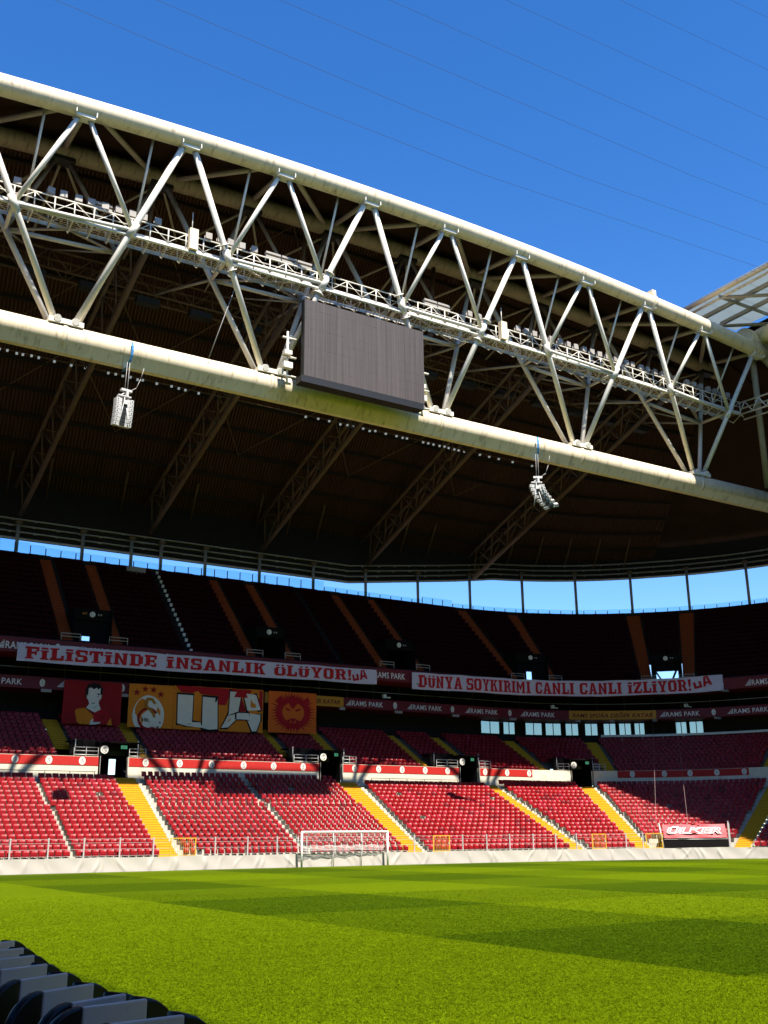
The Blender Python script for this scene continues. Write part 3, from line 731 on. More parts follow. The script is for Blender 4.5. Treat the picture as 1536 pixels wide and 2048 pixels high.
# portals
lab = ['dark stair portal with a bright slot at its back, leftmost under the portrait banner', 'dark stair portal above the stair right of the goal', 'dark stair portal in the middle of the parapet, third from left', 'dark stair portal at the corner of the stand, rightmost']
for i, ((a, b), (ha, hb)) in enumerate(zip(portals, heads)):
    p0, ph = off(19, (a+b)/2)
    t = thing('stair_portal', lab[i], 'portal', 'dark stair portals in the parapet', loc=(p0.x, p0.y, 6.2), rz=-ph)
    w = b-a; hw0 = ha-(a+b)/2; hw1 = hb-(a+b)/2
    mb = MB()
    xr = w/2+0.06+(0.7 if i == 0 else 0)
    mb.box((-w/2-0.06, 1.9, 1.5), (0.10, 4.0, 3.4)); mb.box((xr, 2.2, 1.5), (0.10, 3.4, 3.4))
    mb.box((xr/2-w/4, 2.0, 3.25), (w+0.3+xr-w/2, 4.2, 0.1))
    mb.build('portal_wall', 'black_wall', t)
    mb = MB()
    if i == 0:
        for x0, x1 in ((-w/2, 0.82), (1.42, xr)): mb.box(((x0+x1)/2, 3.9, 1.6), (x1-x0, 0.1, 3.2))
        mb.box((1.12, 3.9, 2.72), (0.6, 0.1, 0.95)); mb.box((1.27, 3.92, 0.5), (0.3, 0.06, 1.0))
    else: mb.box((0, 3.9, 1.6), (w, 0.1, 3.2))
    mb.build('portal_back', 'black_wall', t)
    mb = MB(); mb.box(((hw0-w/2-0.12)/2, 1.02, 2.55), (-hw0-w/2-0.12+0.24, 0.1, 1.7)); mb.box(((hw1+w/2+0.1)/2, 1.02, 2.6), (max(0.1, hw1-w/2-0.1), 0.1, 1.5))
    mb.box(((hw0-w/2)/2, 1.9, 3.42), (w/2-hw0-w, 1.9, 0.08)); mb.build('head_wall', 'black_wall', t)
    mb = MB(); mb.box((w/2+0.0, -0.06, 1.08), (0.08, 0.08, 2.2)); mb.box((-w/2+0.0, -0.06, 1.08), (0.08, 0.08, 2.2)); mb.build('portal_jamb', 'badge_grey', t)
    # round badge
    mb = MB(); mb.tube((-w/2+0.3, -0.10, 2.68), (-w/2+0.3, -0.05, 2.68), 0.32, 24); bo = mb.build('round_sign', 'badge_white', t); bo.scale = (1, 1, 1)
    mb = MB()
    for q in ring_quads(-w/2+0.3, 2.62, 0.2, 0.2, 0.06, 40, 350, 10): mb.add([(x, -0.108, z) for x, z in q], [(0, 1, 2, 3)])
    for q in ring_quads(-w/2+0.33, 2.78, 0.11, 0.11, 0.045, 20, 270, 7): mb.add([(x, -0.112, z) for x, z in q], [(0, 1, 2, 3)])
    mb.add([(x, -0.115, z) for x, z in r4(-w/2+0.3, 2.55, -w/2+0.5, 2.62)], [(0, 1, 2, 3)])
    mb.build('emblem', 'badge_grey', bo)
    mb = MB(); mb.box((w/2-0.1, 0.8, 2.98), (0.5, 0.08, 0.27)); eo = mb.build('exit_sign', 'exit_lit', t)
    mb = MB(); mb.box((w/2-0.16, 0.75, 2.98), (0.09, 0.02, 0.17)); mb.box((w/2+0.02, 0.75, 2.99), (0.12, 0.02, 0.06)); mb.build('exit_pictogram', 'print_white', eo)
    # chrome guard rail in front of the head wall
    for x0, x1 in ((max(hw0-0.2, hw0), -w/2-0.12), (w/2+0.14, w/2+1.5)):
        mb = MB()
        for z in (2.25, 2.55, 2.82): mb.tube((x0, 0.12, z), (x1, 0.12, z), 0.035, 6)
        for x in (x0, (x0+x1)/2, x1): mb.tube((x, 0.12, 2.1), (x, 0.12, 2.82), 0.035, 6)
        mb.build('guard_rail', 'galvanised', t)
    mb = MB()
    for x in (hw0+0.3, hw1-0.15): mb.tube((x, 0.95, 2.2), (x, 0.95, 3.55), 0.04, 6)
    mb.build('stair_rail', 'galvanised', t)
# middle tier rows
NM = 11; RM0, RM1 = 19.5, 26.8
m_ais = [(23.1, 24.4), (29.3, 30.5), (42.9, 44.0), (48.2, 49.4), (57.2, 58.3), (62.5, 63.8), (s_of(19.5, 71.6, 84.5), s_of(19.5, 72.9, 84.4)), (s_of(19.5, 78.9, 82.8), s_of(19.5, 79.9, 82.3)), (s_of(19.5, 89.3, 72), s_of(19.5, 89.9, 70.5))]
def zm(j): return 7.9+(11.55-7.9)*j/(NM-1)
blk = []; s = S_L
for a, b in m_ais: blk.append((s, a)); s = b
blk.append((s, S_R19))
for a, b in blk:
    mb = MB(); head = any(h0-0.3 < (a+b)/2 < h1+0.3 and b-a < 7 for h0, h1 in heads)
    for j in range(NM):
        if head and j < 3: continue
        r0 = RM0+(RM1-RM0)*j/NM; r1 = RM0+(RM1-RM0)*(j+1)/NM; z = zm(j)
        band(mb, r0, z-0.38, r0, z, a, b, ref=19.5); band(mb, r0, z, r1, z, a, b, ref=19.5)
    P(mb.build('seating_terrace', 'concrete_mid_shade'), mid)
ss = S_L; mb = MB()
for a, b in portals+[(S_R19, S_R19)]:
    band(mb, 19.3, 6.9, 28, 11.1, ss, a-0.1, ref=19.3); ss = b+0.1
P(mb.build('tier_slab', 'concrete_shade'), mid)
for a, b in m_ais:
    mb = MB(); n_ = NM*2
    for j in range(n_):
        if j < 7 and any(h0-0.5 < (a+b)/2 < h1+0.3 for h0, h1 in heads): continue
        r0 = RM0+(RM1-RM0)*j/n_; r1 = RM0+(RM1-RM0)*(j+1)/n_; z = 7.95+(11.6-7.9)*j/(n_-2)
        band(mb, r0, z-0.22, r0, z-0.04, a, b, ref=19.5); band(mb, r0, z-0.04, r0, z, a, b, ref=19.5, mi=1); band(mb, r0, z, r1, z, a, b, ref=19.5)
    P(mb.build('yellow_stair', ['step_yellow', 'step_edge']), mid)
places = []
for a, b in blk:
    head = any(h0-0.3 < (a+b)/2 < h1+0.3 and b-a < 7 for h0, h1 in heads)
    for j in range(NM):
        if head and j < 3: continue
        rr = RM0+(RM1-RM0)*(j+0.55)/NM
        conv = lambda s: s if s <= CX else CX+(s-CX)*rr/19.5
        fn = lambda q, a=a, b=b: off(rr, conv(a+(b-a)*q))[0]
        for p, ang in row_of_seats(fn, 0, 1, 0.53): places.append((p.x, p.y, zm(j), ang, 1 if rng.random() < 0.15 else 0))
tag(mass_seats('middle_tier_seats', places, 0.45, ['red_plastic', 'red_plastic_faded']), 'rows of red seats in shade above the red parapet boards', 'seats')
# hand rail on the walkway in front of the parapet (left and middle block)
for a, b, lb in ((12, 25.4, 'thin dark handrail on the walkway below the leftmost red parapet board'), (50.4, 60.0, 'thin dark handrail below the middle red parapet board')):
    t = thing('walkway_rail', lb, 'handrail', loc=(a, 83.0, 6.2))
    mb = MB()
    for z in (0.9,): mb.tube((0, 0, z), (b-a, 0, z), 0.025, 6)
    mb.build('top_rail', 'dark_steel', t)
    for x in np.arange(0, b-a+0.1, 1.9):
        mb = MB(); mb.tube((x, 0, 0), (x, 0, 0.9), 0.025, 6); mb.build('rail_post', 'dark_steel', t)

# back of the middle tier: dark wall with a run of windows at the corner
S28 = lambda x, y: s_of(28, x, y)
wins = [(70.4, 72.9), (73.4, 74.9), (s_of(28, 76.2, 92.5), s_of(28, 78.2, 92.0)), (s_of(28, 78.6, 91.9), s_of(28, 80.4, 91.35)), (s_of(28, 80.9, 91.2), s_of(28, 82.3, 90.6)),
        (s_of(28, 83.0, 90.3), s_of(28, 84.3, 89.6)), (s_of(28, 84.9, 89.3), s_of(28, 86.1, 88.6)), (s_of(28, 86.4, 88.4), s_of(28, 87.5, 87.6)), (s_of(28, 87.8, 87.4), s_of(28, 88.7, 86.7)), (s_of(28, 91.2, 84.4), s_of(28, 92.0, 83.5)), (s_of(28, 92.2, 83.3), s_of(28, 93.1, 82.1))]
S_R28 = s_of(28, 99, 20)
back = thing('concourse_wall', 'dark back wall with corner windows behind the middle tier', 'wall', loc=(41, 93, 11.5))
mb = MB()
zl, zh = 12.75, 14.0; doors = {5}
band(mb, 28, 11.2, 28, zl, S_L, S_R28)
s = S_L
for a, b in wins: band(mb, 28, zl, 28, zh, s, a); s = b
band(mb, 28, zl, 28, zh, s, S_R28); band(mb, 28, zh, 28, 17.8, S_L, S_R28); band(mb, 26.8, 11.55, 28, 11.55, S_L, S_R28, ref=28)
P(mb.build('wall_surface', 'concrete_shade'), back)
for a, b in wins:
    mb = MB(); band(mb, 28.05, zl, 28.05, zh, a, b); o = P(mb.build('window', 'window_glass'), back)
    for h0, h1 in ((a, (a+b)/2), ((a+b)/2, b)):
        q = rng.random(); zz_ = zl+(zh-zl)*(0.0 if q < 0.45 else rng.uniform(0.15, 0.6)) if q < 0.8 else None
        if zz_ is not None:
            mb = MB(); band(mb, 28.3, zz_, 28.3, zh, h0+0.05, h1-rng.uniform(0.03, 0.3)); mb.build('blind', 'blind_cloth', o).matrix_parent_inverse = Matrix.Translation(-Vector(back.location))
    mb = MB()
    for s in (a, b, (a+b)/2):
        p = surf(28, s, (zl+zh)/2, 0.03); mb.box(p, (0.07, 0.07, zh-zl))
    mb.build('window_frame', 'dark_steel', o)
# white parapet strip / handrail in front of the corner windows
t = thing('terrace_rail', 'pale rail with thin posts below the corner windows', 'handrail', loc=(88, 85, 12))
mb = MB(); a, b = s_of(26.6, 83.6, 88.4), s_of(26.6, 97.1, 71.0)
band(mb, 26.6, 12.42, 26.6, 12.66, a, b); band(mb, 26.6, 12.66, 26.75, 12.66, a, b); P(mb.build('rail_band', 'badge_white'), t)
for s in np.linspace(a, a+9, 5):
    mb = MB(); mb.tube(surf(26.5, s, 11.2), surf(26.5, s, 12.45), 0.03, 6); P(mb.build('rail_post', 'badge_white'), t)

# ------------------------------------------------------------------ box level and ribbon boards
S23 = s_of(23, 94, 30)
def ribbon(name, lb, z0, z1, items, rad):
    t = thing(name, lb, 'ribbon board', loc=(41, 88, z0))
    mb = MB(); band(mb, rad, z0, rad, z1, S_L, S23); band(mb, rad, z1, 28, z1, S_L, S23, ref=rad); band(mb, rad, z0, 28, z0, S_L, S23, ref=rad)
    P(mb.build('board_face', 'ribbon_maroon'), t)
    zb = z0+0.24; h = (z1-z0)*0.50
    for it in items:
        if it[0] == 'rams':
            s = it[1]; mb = MB()
            for k in range(6):                       # stepped sail mark
                put_poly(mb, rad, [(s+0.60*(k/6)*1.0, zb+h*1.15*k/6), (s+0.62, zb+h*1.15*k/6), (s+0.62, zb+h*1.15*(k+0.62)/6), (s+0.60*((k+0.6)/6), zb+h*1.15*(k+0.62)/6)], 0.03)
            put_text(mb, rad, s+0.72, s+0.72+3.55, zb, h, 'RAMS PARK', 0.03, bold=0.012)
            P(mb.build('lettering', 'print_white'), t)
        elif it[0] == 'badge':
            mb = MB(); crest(mb, rad, it[1], (z0+z1)/2, 0.22, 0.33, 0.03); P(mb.build('badge', ['badge_white', 'badge_grey']), t)
            mb = MB(); p = surf(rad, it[1]+0.35, z0-0.14, 0.06); mb.box(p, (0.85, 0.2, 0.24)); P(mb.build('vent_box', 'badge_grey'), t)
        elif it[0] == 'yellow':
            pb = sheet(rad, it[1], it[2], z0+0.03, z1-0.02, z0+0.03, z1-0.02, 0.03, 0.5, 1); o = P(pb.build('yellow_panel', 'ribbon_yellow'), t)
            mb = MB(); put_text(mb, rad, it[1]+0.35, it[2]-0.4, zb+0.02, h*0.86, 'RAMS SPORA DEĞER KATAR', 0.06, shear=0.25, bold=0.02); mb.build('lettering', 'print_maroon', o)
            for q in (0.1, 0.5, 0.98):
                s = it[1]+(it[2]-it[1])*q; mb = MB(); p = surf(rad, s, z0-0.14, 0.06); mb.box(p, (0.6, 0.2, 0.24)); P(mb.build('vent_box', 'badge_grey'), t)
    return t
it1 = [('rams', 9.39), ('badge', 15.2), ('rams', 16.53), ('badge', 22.45), ('rams', 23.67), ('badge', 29.29), ('rams', 30.92), ('badge', 36.74), ('rams', 38.27), ('yellow', 42.96, 51.38), ('rams', 51.64), ('badge', 57.35), ('rams', 58.78), ('badge', 64.39), ('rams', 66.02), ('badge', 71.93), ('rams', 73.3), ('yellow', 79.27, 88.96), ('rams', 89.31), ('badge', 95.05), ('rams', 96.47), ('badge', 102.12)]
ribbon('ribbon_board', 'lower maroon ribbon board with white lettering and two yellow panels', 14.12, 15.12, it1, 24.8)
it2 = [('rams', 18.1), ('badge', 23), ('rams', 24.5), ('rams', 32), ('rams', 40), ('rams', 53.15), ('badge', 58.6), ('rams', 60), ('rams', 68), ('rams', 76), ('rams', 84), ('badge', 94.6), ('rams', s_of(23, 91.6, 75.0)+0.3)]
ribbon('ribbon_board', 'upper maroon ribbon board mostly hidden by the two long white banners', 16.75, 17.95, it2, 23)
# glazed box fronts between the two ribbons
t = thing('box_front', 'black glazed front of the boxes between the two ribbon boards', 'box front', loc=(41, 90, 15))
mb = MB(); band(mb, 26.2, 15.1, 26.2, 16.76, S_L, S23+4); P(mb.build('box_glass', 'black_wall'), t)
mb = MB(); band(mb, 24.85, 15.8, 24.91, 15.87, S_L, S23, ref=24.85); P(mb.build('box_rail', 'louvre_alu'), t)
for s in np.arange(6, S23, 3.1):
    mb = MB(); p = surf(26.1, s, 15.9, 0.02); mb.box(p, (0.1, 0.1, 1.6)); P(mb.build('mullion', 'dark_steel'), t)
for s in (56.2, 77.5, 92.4):
    mb = MB(); p = surf(25.0, s, 15.5, 0.02); mb.box(p, (0.35, 0.3, 0.35)); mb.box((p[0]+0.5, p[1], p[2]-0.1), (0.4, 0.2, 0.12)); P(mb.build('camera_box', 'lamp_white'), t)

# ------------------------------------------------------------------ upper tier
upper = thing('upper_stand', 'steep dark upper seating tier under the roof gap', 'stand', loc=(41, 88, 17.6))
NU = 17; RU0, RU1 = 23.4, 34.0; ZU0, ZU1 = 17.75, 27.05
S_RU = s_of(23.4, 94.4, 35)
u_ais = [(23.5, 24.5), (27.8, 28.8), (40.5, 41.5), (44.6, 45.6), (54.9, 55.9), (59.4, 60.4), (s_of(23.4, 71.6, 88), s_of(23.4, 72.5, 88)), (s_of(23.4, 76.3, 87.3), s_of(23.4, 77.1, 87.1)),
         (s_of(23.4, 85.3, 83.0), s_of(23.4, 86.1, 82.3)), (s_of(23.4, 88.4, 80.1), s_of(23.4, 89.1, 79.2))]
def zu(j): return ZU0+(ZU1-ZU0)*j/(NU-1)
ublk = []; s = S_L
for a, b in u_ais: ublk.append((s, a)); s = b
ublk.append((s, S_RU))
ref = 23.4
pairs = {1, 3, 5, 7, 9}
for i, (a, b) in enumerate(ublk):
    mb = MB()
    for j in range(NU):
        if i in pairs and j < 6: continue
        r0 = RU0+(RU1-RU0)*j/NU; r1 = RU0+(RU1-RU0)*(j+1)/NU; z = zu(j)
        band(mb, r0, z-0.62, r0, z, a, b, ref=ref); band(mb, r0, z, r1, z, a, b, ref=ref)
    j0 = 6 if i in pairs else 0
    band(mb, RU0+(RU1-RU0)*j0/NU, zu(j0)-0.8, RU1, ZU1-0.8, a, b, ref=ref)
    P(mb.build('seating_terrace', 'concrete_shade'), upper)
mb = MB(); band(mb, 23.05, 17.96, 23.4, 18.12, S_L, S_RU, ref=ref); band(mb, 23.4, 18.12, 23.4, 17.4, S_L, S_RU); P(mb.build('front_kerb', 'concrete_shade'), upper)
mb = MB(); band(mb, 34.0, 26.2, 34.0, 27.88, S_L, s_of(34, 105, 35)); band(mb, 34.0, 27.88, 34.6, 27.88, S_L, s_of(34, 105, 35)); band(mb, 34.6, 27.88, 34.6, 24, S_L, s_of(34, 105, 35)); P(mb.build('rim_wall', 'concrete_shade'), upper)
mb = MB()
for a, b in u_ais: band(mb, RU0, ZU0-0.8, RU1, ZU1-0.8, a-0.05, b+0.05, ref=ref)
P(mb.build('stair_slab', 'concrete_shade'), upper)
for a, b in u_ais:
    mb = MB(); n_ = NU*2
    for j in range(n_):
        r0 = RU0+(RU1-RU0)*j/n_; r1 = RU0+(RU1-RU0)*(j+1)/n_; z = ZU0+0.1+(ZU1-ZU0)*j/(n_-2)
        band(mb, r0, z-0.32, r0, z-0.05, a, b, ref=ref); band(mb, r0, z-0.05, r0, z, a, b, ref=ref, mi=1); band(mb, r0, z, r1, z, a, b, ref=ref)
    P(mb.build('yellow_stair', ['step_yellow_shade', 'step_edge_shade']), upper)
places = []
for i, (a, b) in enumerate(ublk):
    for j in range(NU):
        if i in pairs and j < 6: continue
        rr = RU0+(RU1-RU0)*(j+0.5)/NU
        conv = lambda s: s if s <= CX else CX+(s-CX)*rr/ref
        fn = lambda q, a=a, b=b: off(rr, conv(a+(b-a)*q))[0]
        gap = (lambda n_: int(n_*0.5)) if i in (2, 4) else None
        for p, ang in row_of_seats(fn, 0, 1, 0.55, gap): places.append((p.x, p.y, zu(j), ang, 0))
tag(mass_seats('upper_tier_seats', places, 0.46, ['red_plastic_shade']), 'rows of seats lost in the dark of the upper tier', 'seats')
# vomitories of the upper tier
vl = ['black upper tier exit marked 407, leftmost', 'black upper tier exit above the middle of the left white banner', 'black upper tier exit above the gap between the two white banners', 'black upper tier exit with a small bright opening, fourth from left', 'black upper tier exit with a wide bright opening and dark braces, rightmost']
for i, k in enumerate((1, 3, 5, 7, 9)):
    a, b = ublk[k]; p0, ph = off(ref, (a+b)/2); w = b-a
    t = thing('upper_exit', vl[i], 'exit', 'exits of the upper tier', loc=(p0.x, p0.y, 17.7), rz=-ph)
    mb = MB()
    for x in (-w/2+0.05, w/2-0.05): mb.box((x, 2.3, 1.6), (0.1, 3.4, 3.4))
    mb.box((0, 1.0, 2.95), (w-0.12, 0.12, 0.9)); mb.box((0, 2.5, 3.42), (w, 3.2, 0.1)); mb.build('exit_wall', 'black_wall', t)
    mb = MB()
    op = {0: (-0.75, -0.05, 0.72, 1.12), 3: (-0.45, 0.6, 0.6, 1.5), 4: (-1.15, 1.2, 0.6, 1.6)}.get(i); yb_ = 1.3 if op else 3.8
    if op:
        x0, x1, z0, z1 = op
        mb.box(((-w/2+x0)/2, yb_, 1.7), (x0+w/2, 0.1, 3.4)); mb.box(((w/2+x1)/2, yb_, 1.7), (w/2-x1, 0.1, 3.4))
        mb.box(((x0+x1)/2, yb_, z0/2), (x1-x0, 0.1, z0)); mb.box(((x0+x1)/2, yb_, (z1+3.4)/2), (x1-x0, 0.1, 3.4-z1))
    else: mb.box((0, yb_, 1.7), (w, 0.1, 3.4))
    mb.build('exit_back', 'black_wall', t)
    if i == 4:
        mb = MB(); mb.tube((-1.2, 1.2, 1.62), (-0.62, 1.2, 0.58), 0.1, 6); mb.tube((1.0, 1.2, 1.62), (0.5, 1.2, 0.58), 0.13, 6); mb.build('brace', 'dark_steel', t)
    mb = MB(); mb.tube((-0.05, 0.86, 2.98), (-0.05, 0.92, 2.98), 0.24, 20); bo = mb.build('round_sign', 'badge_white', t)
    mb = MB()
    for q in ring_quads(-0.06, 2.94, 0.15, 0.15, 0.045, 40, 350, 9): mb.add([(x, 0.852, z) for x, z in q], [(0, 1, 2, 3)])
    mb.build('emblem', 'badge_grey', bo)
    mb = MB()
    def flat(body, x0, x1, zb, h):
        v, f = text_mesh(body, 0, 0.01); W_ = v[:, 0].max(); mb.add([(x0+(x1-x0)*a/W_, 0.93-0.06, zb+h*b/0.73) for a, b in v], f)
    if i == 0: flat('407', -0.95, -0.5, 2.92, 0.2)
    mb2 = mb
    if len(mb.v): mb.build('number', 'ribbon_yellow', t)
    mb = MB()
    for x in (0.5, 0.72): mb.box((x, 0.9, 3.0), (0.12, 0.03, 0.14))
    mb.build('small_plate', 'badge_grey', t)
    mb = MB()
    for x0, x1 in ((-w/2-1.2, -w/2+0.4), (w/2-0.4, w/2+1.2)):
        for z in (0.72, 0.98): mb.tube((x0, -0.15, z), (x1, -0.15, z), 0.035, 6)
        for x in (x0, x1): mb.tube((x, -0.15, 0.4), (x, -0.15, 1.0), 0.035, 6)
    mb.build('guard_rail', 'louvre_alu', t)
# line of pale markers left in the seat gap (one block, left)
t = thing('gap_markers', 'dotted line of pale marks down the upper tier seats', 'markers', loc=(34.8, 95, 24))
for j in range(NU):
    mb = MB(); rr = RU0+(RU1-RU0)*(j+0.45)/NU; a, b = ublk[2]; mb.box((0.5*(a+b)+0.35, 65+rr, zu(j)+0.42), (0.24, 0.15, 0.3)); P(mb.build('mark', 'badge_white'), t)
mb = MB(); mb.box((32.7, 98.3, 27.3), (1.9, 0.3, 0.8)); tag(mb.build('control_box', 'badge_grey'), 'small pale box at the top of the dotted line in the upper tier', 'box')

# ------------------------------------------------------------------ long white banners
def wav1(s, z): return 0.05*math.sin(s*1.9)+0.03*math.sin(s*4.3+z*2)
t = thing('slogan_banner', 'long white banner with red slab lettering starting FİLİSTİNDE, left', 'banner', 'long white slogan banners', loc=(37, 87.8, 16))
sheet(22.8, 19.75, 53.95, 15.97, 17.47, 16.27, 17.66, 0, 0.4, 5, wav1, edge=lambda s: (0.03*math.sin(s*0.7), 0.02*math.sin(s*1.1))).build('banner_cloth', 'cloth_white').parent = None
P(bpy.data.objects[-1] if False else [o for o in col.objects if o.name.startswith('banner_cloth') and o.parent is None][-1], t)
z1f = lambda s: (15.97+0.30*(s-19.75)/34.2+0.24, 1.0)
mb = MB(); slab_text(mb, 22.8, 20.35, 51.25, z1f, 'FİLİSTİNDE İNSANLIK ÖLÜYOR!', 0.04, 0, wav1, 5.5, 0.55)
P(mb.build('lettering', 'cloth_red'), t)
def ua_small(mb, rad, s, z, k, wav):
    def rr(px, pz): a = R(12); return (s+k*(px*math.cos(a)-pz*math.sin(a)), z+k*(px*math.sin(a)+pz*math.cos(a)))
    for pg in (r4(0, 0.0, 0.28, 0.75), r4(0.62, 0, 0.9, 0.75), r4(0.28, 0, 0.62, 0.25), [(1.0, 0), (1.3, 0), (1.55, 1.1), (1.3, 1.1)], [(1.75, 0), (2.05, 0), (1.8, 1.1), (1.55, 1.1)], r4(1.35, 0.25, 1.7, 0.48)):
        put_poly(mb, rad, [rr(*q) for q in pg], 0.045, 0, wav)
mb = MB(); ua_small(mb, 22.8, 51.3, 16.42, 0.82, wav1); P(mb.build('small_logo', 'cloth_red'), t)
t = thing('slogan_banner', 'long white banner with red slab lettering starting DÜNYA, right', 'banner', 'long white slogan banners', loc=(75, 87, 16))
sb0, sb1 = 58.12, s_of(22.8, 90.62, 76.63)
P(sheet(22.8, sb0, sb1, 16.12, 17.76, 16.66, 18.34, 0, 0.4, 5, wav1, edge=lambda s: (0.03*math.sin(s*0.6), 0.02*math.sin(s*1.3))).build('banner_cloth', 'cloth_white'), t)
z2f = lambda s: (16.12+0.55*(s-sb0)/(sb1-sb0)+0.2, 1.22)
mb = MB(); slab_text(mb, 22.8, sb0+0.8, sb1-3.2, z2f, 'DÜNYA SOYKIRIMI CANLI CANLI İZLİYOR!', 0.04, 0, wav1, 4.6, 0.5); P(mb.build('lettering', 'cloth_red'), t)
mb = MB(); ua_small(mb, 22.8, sb1-3.0, 16.95, 0.95, wav1); P(mb.build('small_logo', 'cloth_red'), t)

# ------------------------------------------------------------------ hanging fan banners
RB = 24.5
def wav2(s, z): return 0.06*math.sin(s*2.3)+0.03*math.sin(z*3+s)
def layer(t, name, m, polys, out):
    mb = MB()
    for k, pg in enumerate(polys): put_poly(mb, RB, pg, out+0.003*(k % 4), 0, wav2)
    return P(mb.build(name, m), t)
def frame_pts(pts, s0, s1, z0, z1): return [(s0+(s1-s0)*x, z0+(z1-z0)*y) for x, y in pts]
# portrait
s0, s1, z0, z1 = 24.21, 29.22, 11.35, 14.95
t = thing('portrait_banner', 'dark red banner with a stylised bust of a black-haired man in orange and red', 'banner', 'fan banners hanging over the middle tier', loc=(26, 87.6, 11))
P(sheet(RB, s0, s1, z0, z1, z0, z1+0.03, 0, 0.4, 5, wav2).build('banner_cloth', 'cloth_darkred'), t)
F = lambda *pg: [frame_pts(q, s0, s1, z0, z1) for q in pg]
layer(t, 'shirt', 'cloth_orange', F([(0.2, 0.30), (0.25, 0.05), (0.30, 0.0), (0.55, 0.0), (0.52, 0.22), (0.37, 0.38), (0.24, 0.35)], [(0.75, 0.0), (0.86, 0.0), (0.82, 0.18)]), 0.03)
layer(t, 'shirt_sleeve', 'cloth_red', F([(0.52, 0.22), (0.55, 0.02), (0.75, 0.02), (0.8, 0.2), (0.76, 0.32), (0.64, 0.38)]), 0.032)
layer(t, 'hair', 'cloth_black', F([(0.37, 0.62), (0.36, 0.8), (0.40, 0.93), (0.5, 0.98), (0.6, 0.95), (0.66, 0.84), (0.645, 0.64), (0.52, 0.6)]), 0.045)
layer(t, 'face', 'cloth_cream', F([(0.415, 0.84), (0.41, 0.6), (0.44, 0.48), (0.50, 0.41), (0.54, 0.41), (0.60, 0.5), (0.62, 0.62), (0.615, 0.86), (0.58, 0.82), (0.55, 0.86), (0.5, 0.82), (0.46, 0.86)], [(0.385, 0.70), (0.41, 0.69), (0.41, 0.58), (0.395, 0.6)], [(0.62, 0.69), (0.645, 0.7), (0.635, 0.6), (0.62, 0.58)], [(0.44, 0.48), (0.60, 0.5), (0.64, 0.36), (0.54, 0.28), (0.39, 0.38)], [(0.44, 0.0), (0.5, 0.12), (0.535, 0.13), (0.52, 0.06), (0.66, 0.07), (0.64, 0.03), (0.56, 0.0)]), 0.06)
layer(t, 'features', 'cloth_black', F([(0.42, 0.735), (0.49, 0.71), (0.49, 0.675), (0.43, 0.69)], [(0.53, 0.71), (0.61, 0.735), (0.6, 0.69), (0.53, 0.675)], [(0.43, 0.675), (0.49, 0.66), (0.48, 0.625), (0.44, 0.635)], [(0.535, 0.66), (0.595, 0.675), (0.585, 0.635), (0.54, 0.625)], [(0.50, 0.65), (0.515, 0.65), (0.53, 0.56), (0.49, 0.555)], [(0.48, 0.505), (0.55, 0.505), (0.54, 0.485), (0.49, 0.485)], [(0.49, 0.57), (0.53, 0.57), (0.52, 0.555), (0.5, 0.555)], [(0.45, 0.45), (0.5, 0.405), (0.54, 0.405), (0.59, 0.46), (0.545, 0.395), (0.49, 0.395)]), 0.075)
# crest banner
s0, s1, z0, z1 = 29.83, 33.9, 11.3, 15.02
t = thing('crest_banner', 'orange banner with four red stars over a white oval club crest dated 1905', 'banner', 'fan banners hanging over the middle tier', loc=(31, 87.6, 11))
P(sheet(RB, s0, s1, z0, z1, z0, z1+0.03, 0, 0.4, 5, wav2).build('banner_cloth', 'cloth_orange'), t)
def star(cx, cz, r_): return [(cx+(r_ if i % 2 == 0 else r_*0.42)*math.sin(i*math.pi/5), cz+(r_ if i % 2 == 0 else r_*0.42)*math.cos(i*math.pi/5)) for i in range(10)]
def star_tris(cx, cz, r_):
    pts = star(cx, cz, r_); return [[(cx, cz), pts[i], pts[(i+1) % 10]] for i in range(10)]
layer(t, 'stars', 'cloth_darkred', [q for c in ((30.5, 14.28), (31.25, 14.6), (32.02, 14.6), (32.7, 14.22)) for q in star_tris(*c, 0.34)], 0.03)
cxs, czs = 31.65, 12.42
layer(t, 'oval', 'cloth_cream', [[(x, max(z, 11.31)) for x, z in disc(cxs, czs-0.1, 1.43, 1.78, 28)]], 0.03)
layer(t, 'letter_ring', 'cloth_darkred', ring_quads(cxs, czs-0.35, 1.0, 0.98, 0.22, 35, 345, 20)+[[(cxs+0.35, czs-0.55), (cxs+1.15, czs-0.55), (cxs+1.15, czs-0.78), (cxs+0.35, czs-0.78)], [(cxs+0.78, czs-0.78), (cxs+1.0, czs-0.78), (cxs+1.0, czs-1.1), (cxs+0.78, czs-1.1)]], 0.05)
sp = [(cxs+0.55, czs+1.0), (cxs+0.3, czs+1.35), (cxs-0.1, czs+1.35), (cxs-0.35, czs+1.05), (cxs-0.25, czs+0.7), (cxs+0.2, czs+0.4), (cxs+0.5, czs+0.05), (cxs+0.55, czs-0.35)]
S_ = []
for (xa, za), (xb, zb_) in zip(sp[:-1], sp[1:]):
    dx, dz = xb-xa, zb_-za; L = math.hypot(dx, dz); nx, nz__ = -dz/L*0.12, dx/L*0.12; ex, ez = dx/L*0.05, dz/L*0.05
    S_.append([(xa-nx-ex, za-nz__-ez), (xb-nx+ex, zb_-nz__+ez), (xb+nx+ex, zb_+nz__+ez), (xa+nx-ex, za+nz__-ez)])
layer(t, 'letter_curl', 'cloth_ochre', S_, 0.07)
mb = MB(); put_text(mb, RB, cxs-0.55, cxs+0.45, czs-0.62, 0.32, '1905', 0.09, 0, 0, 0.02, wav2); P(mb.build('date', 'cloth_black'), t)
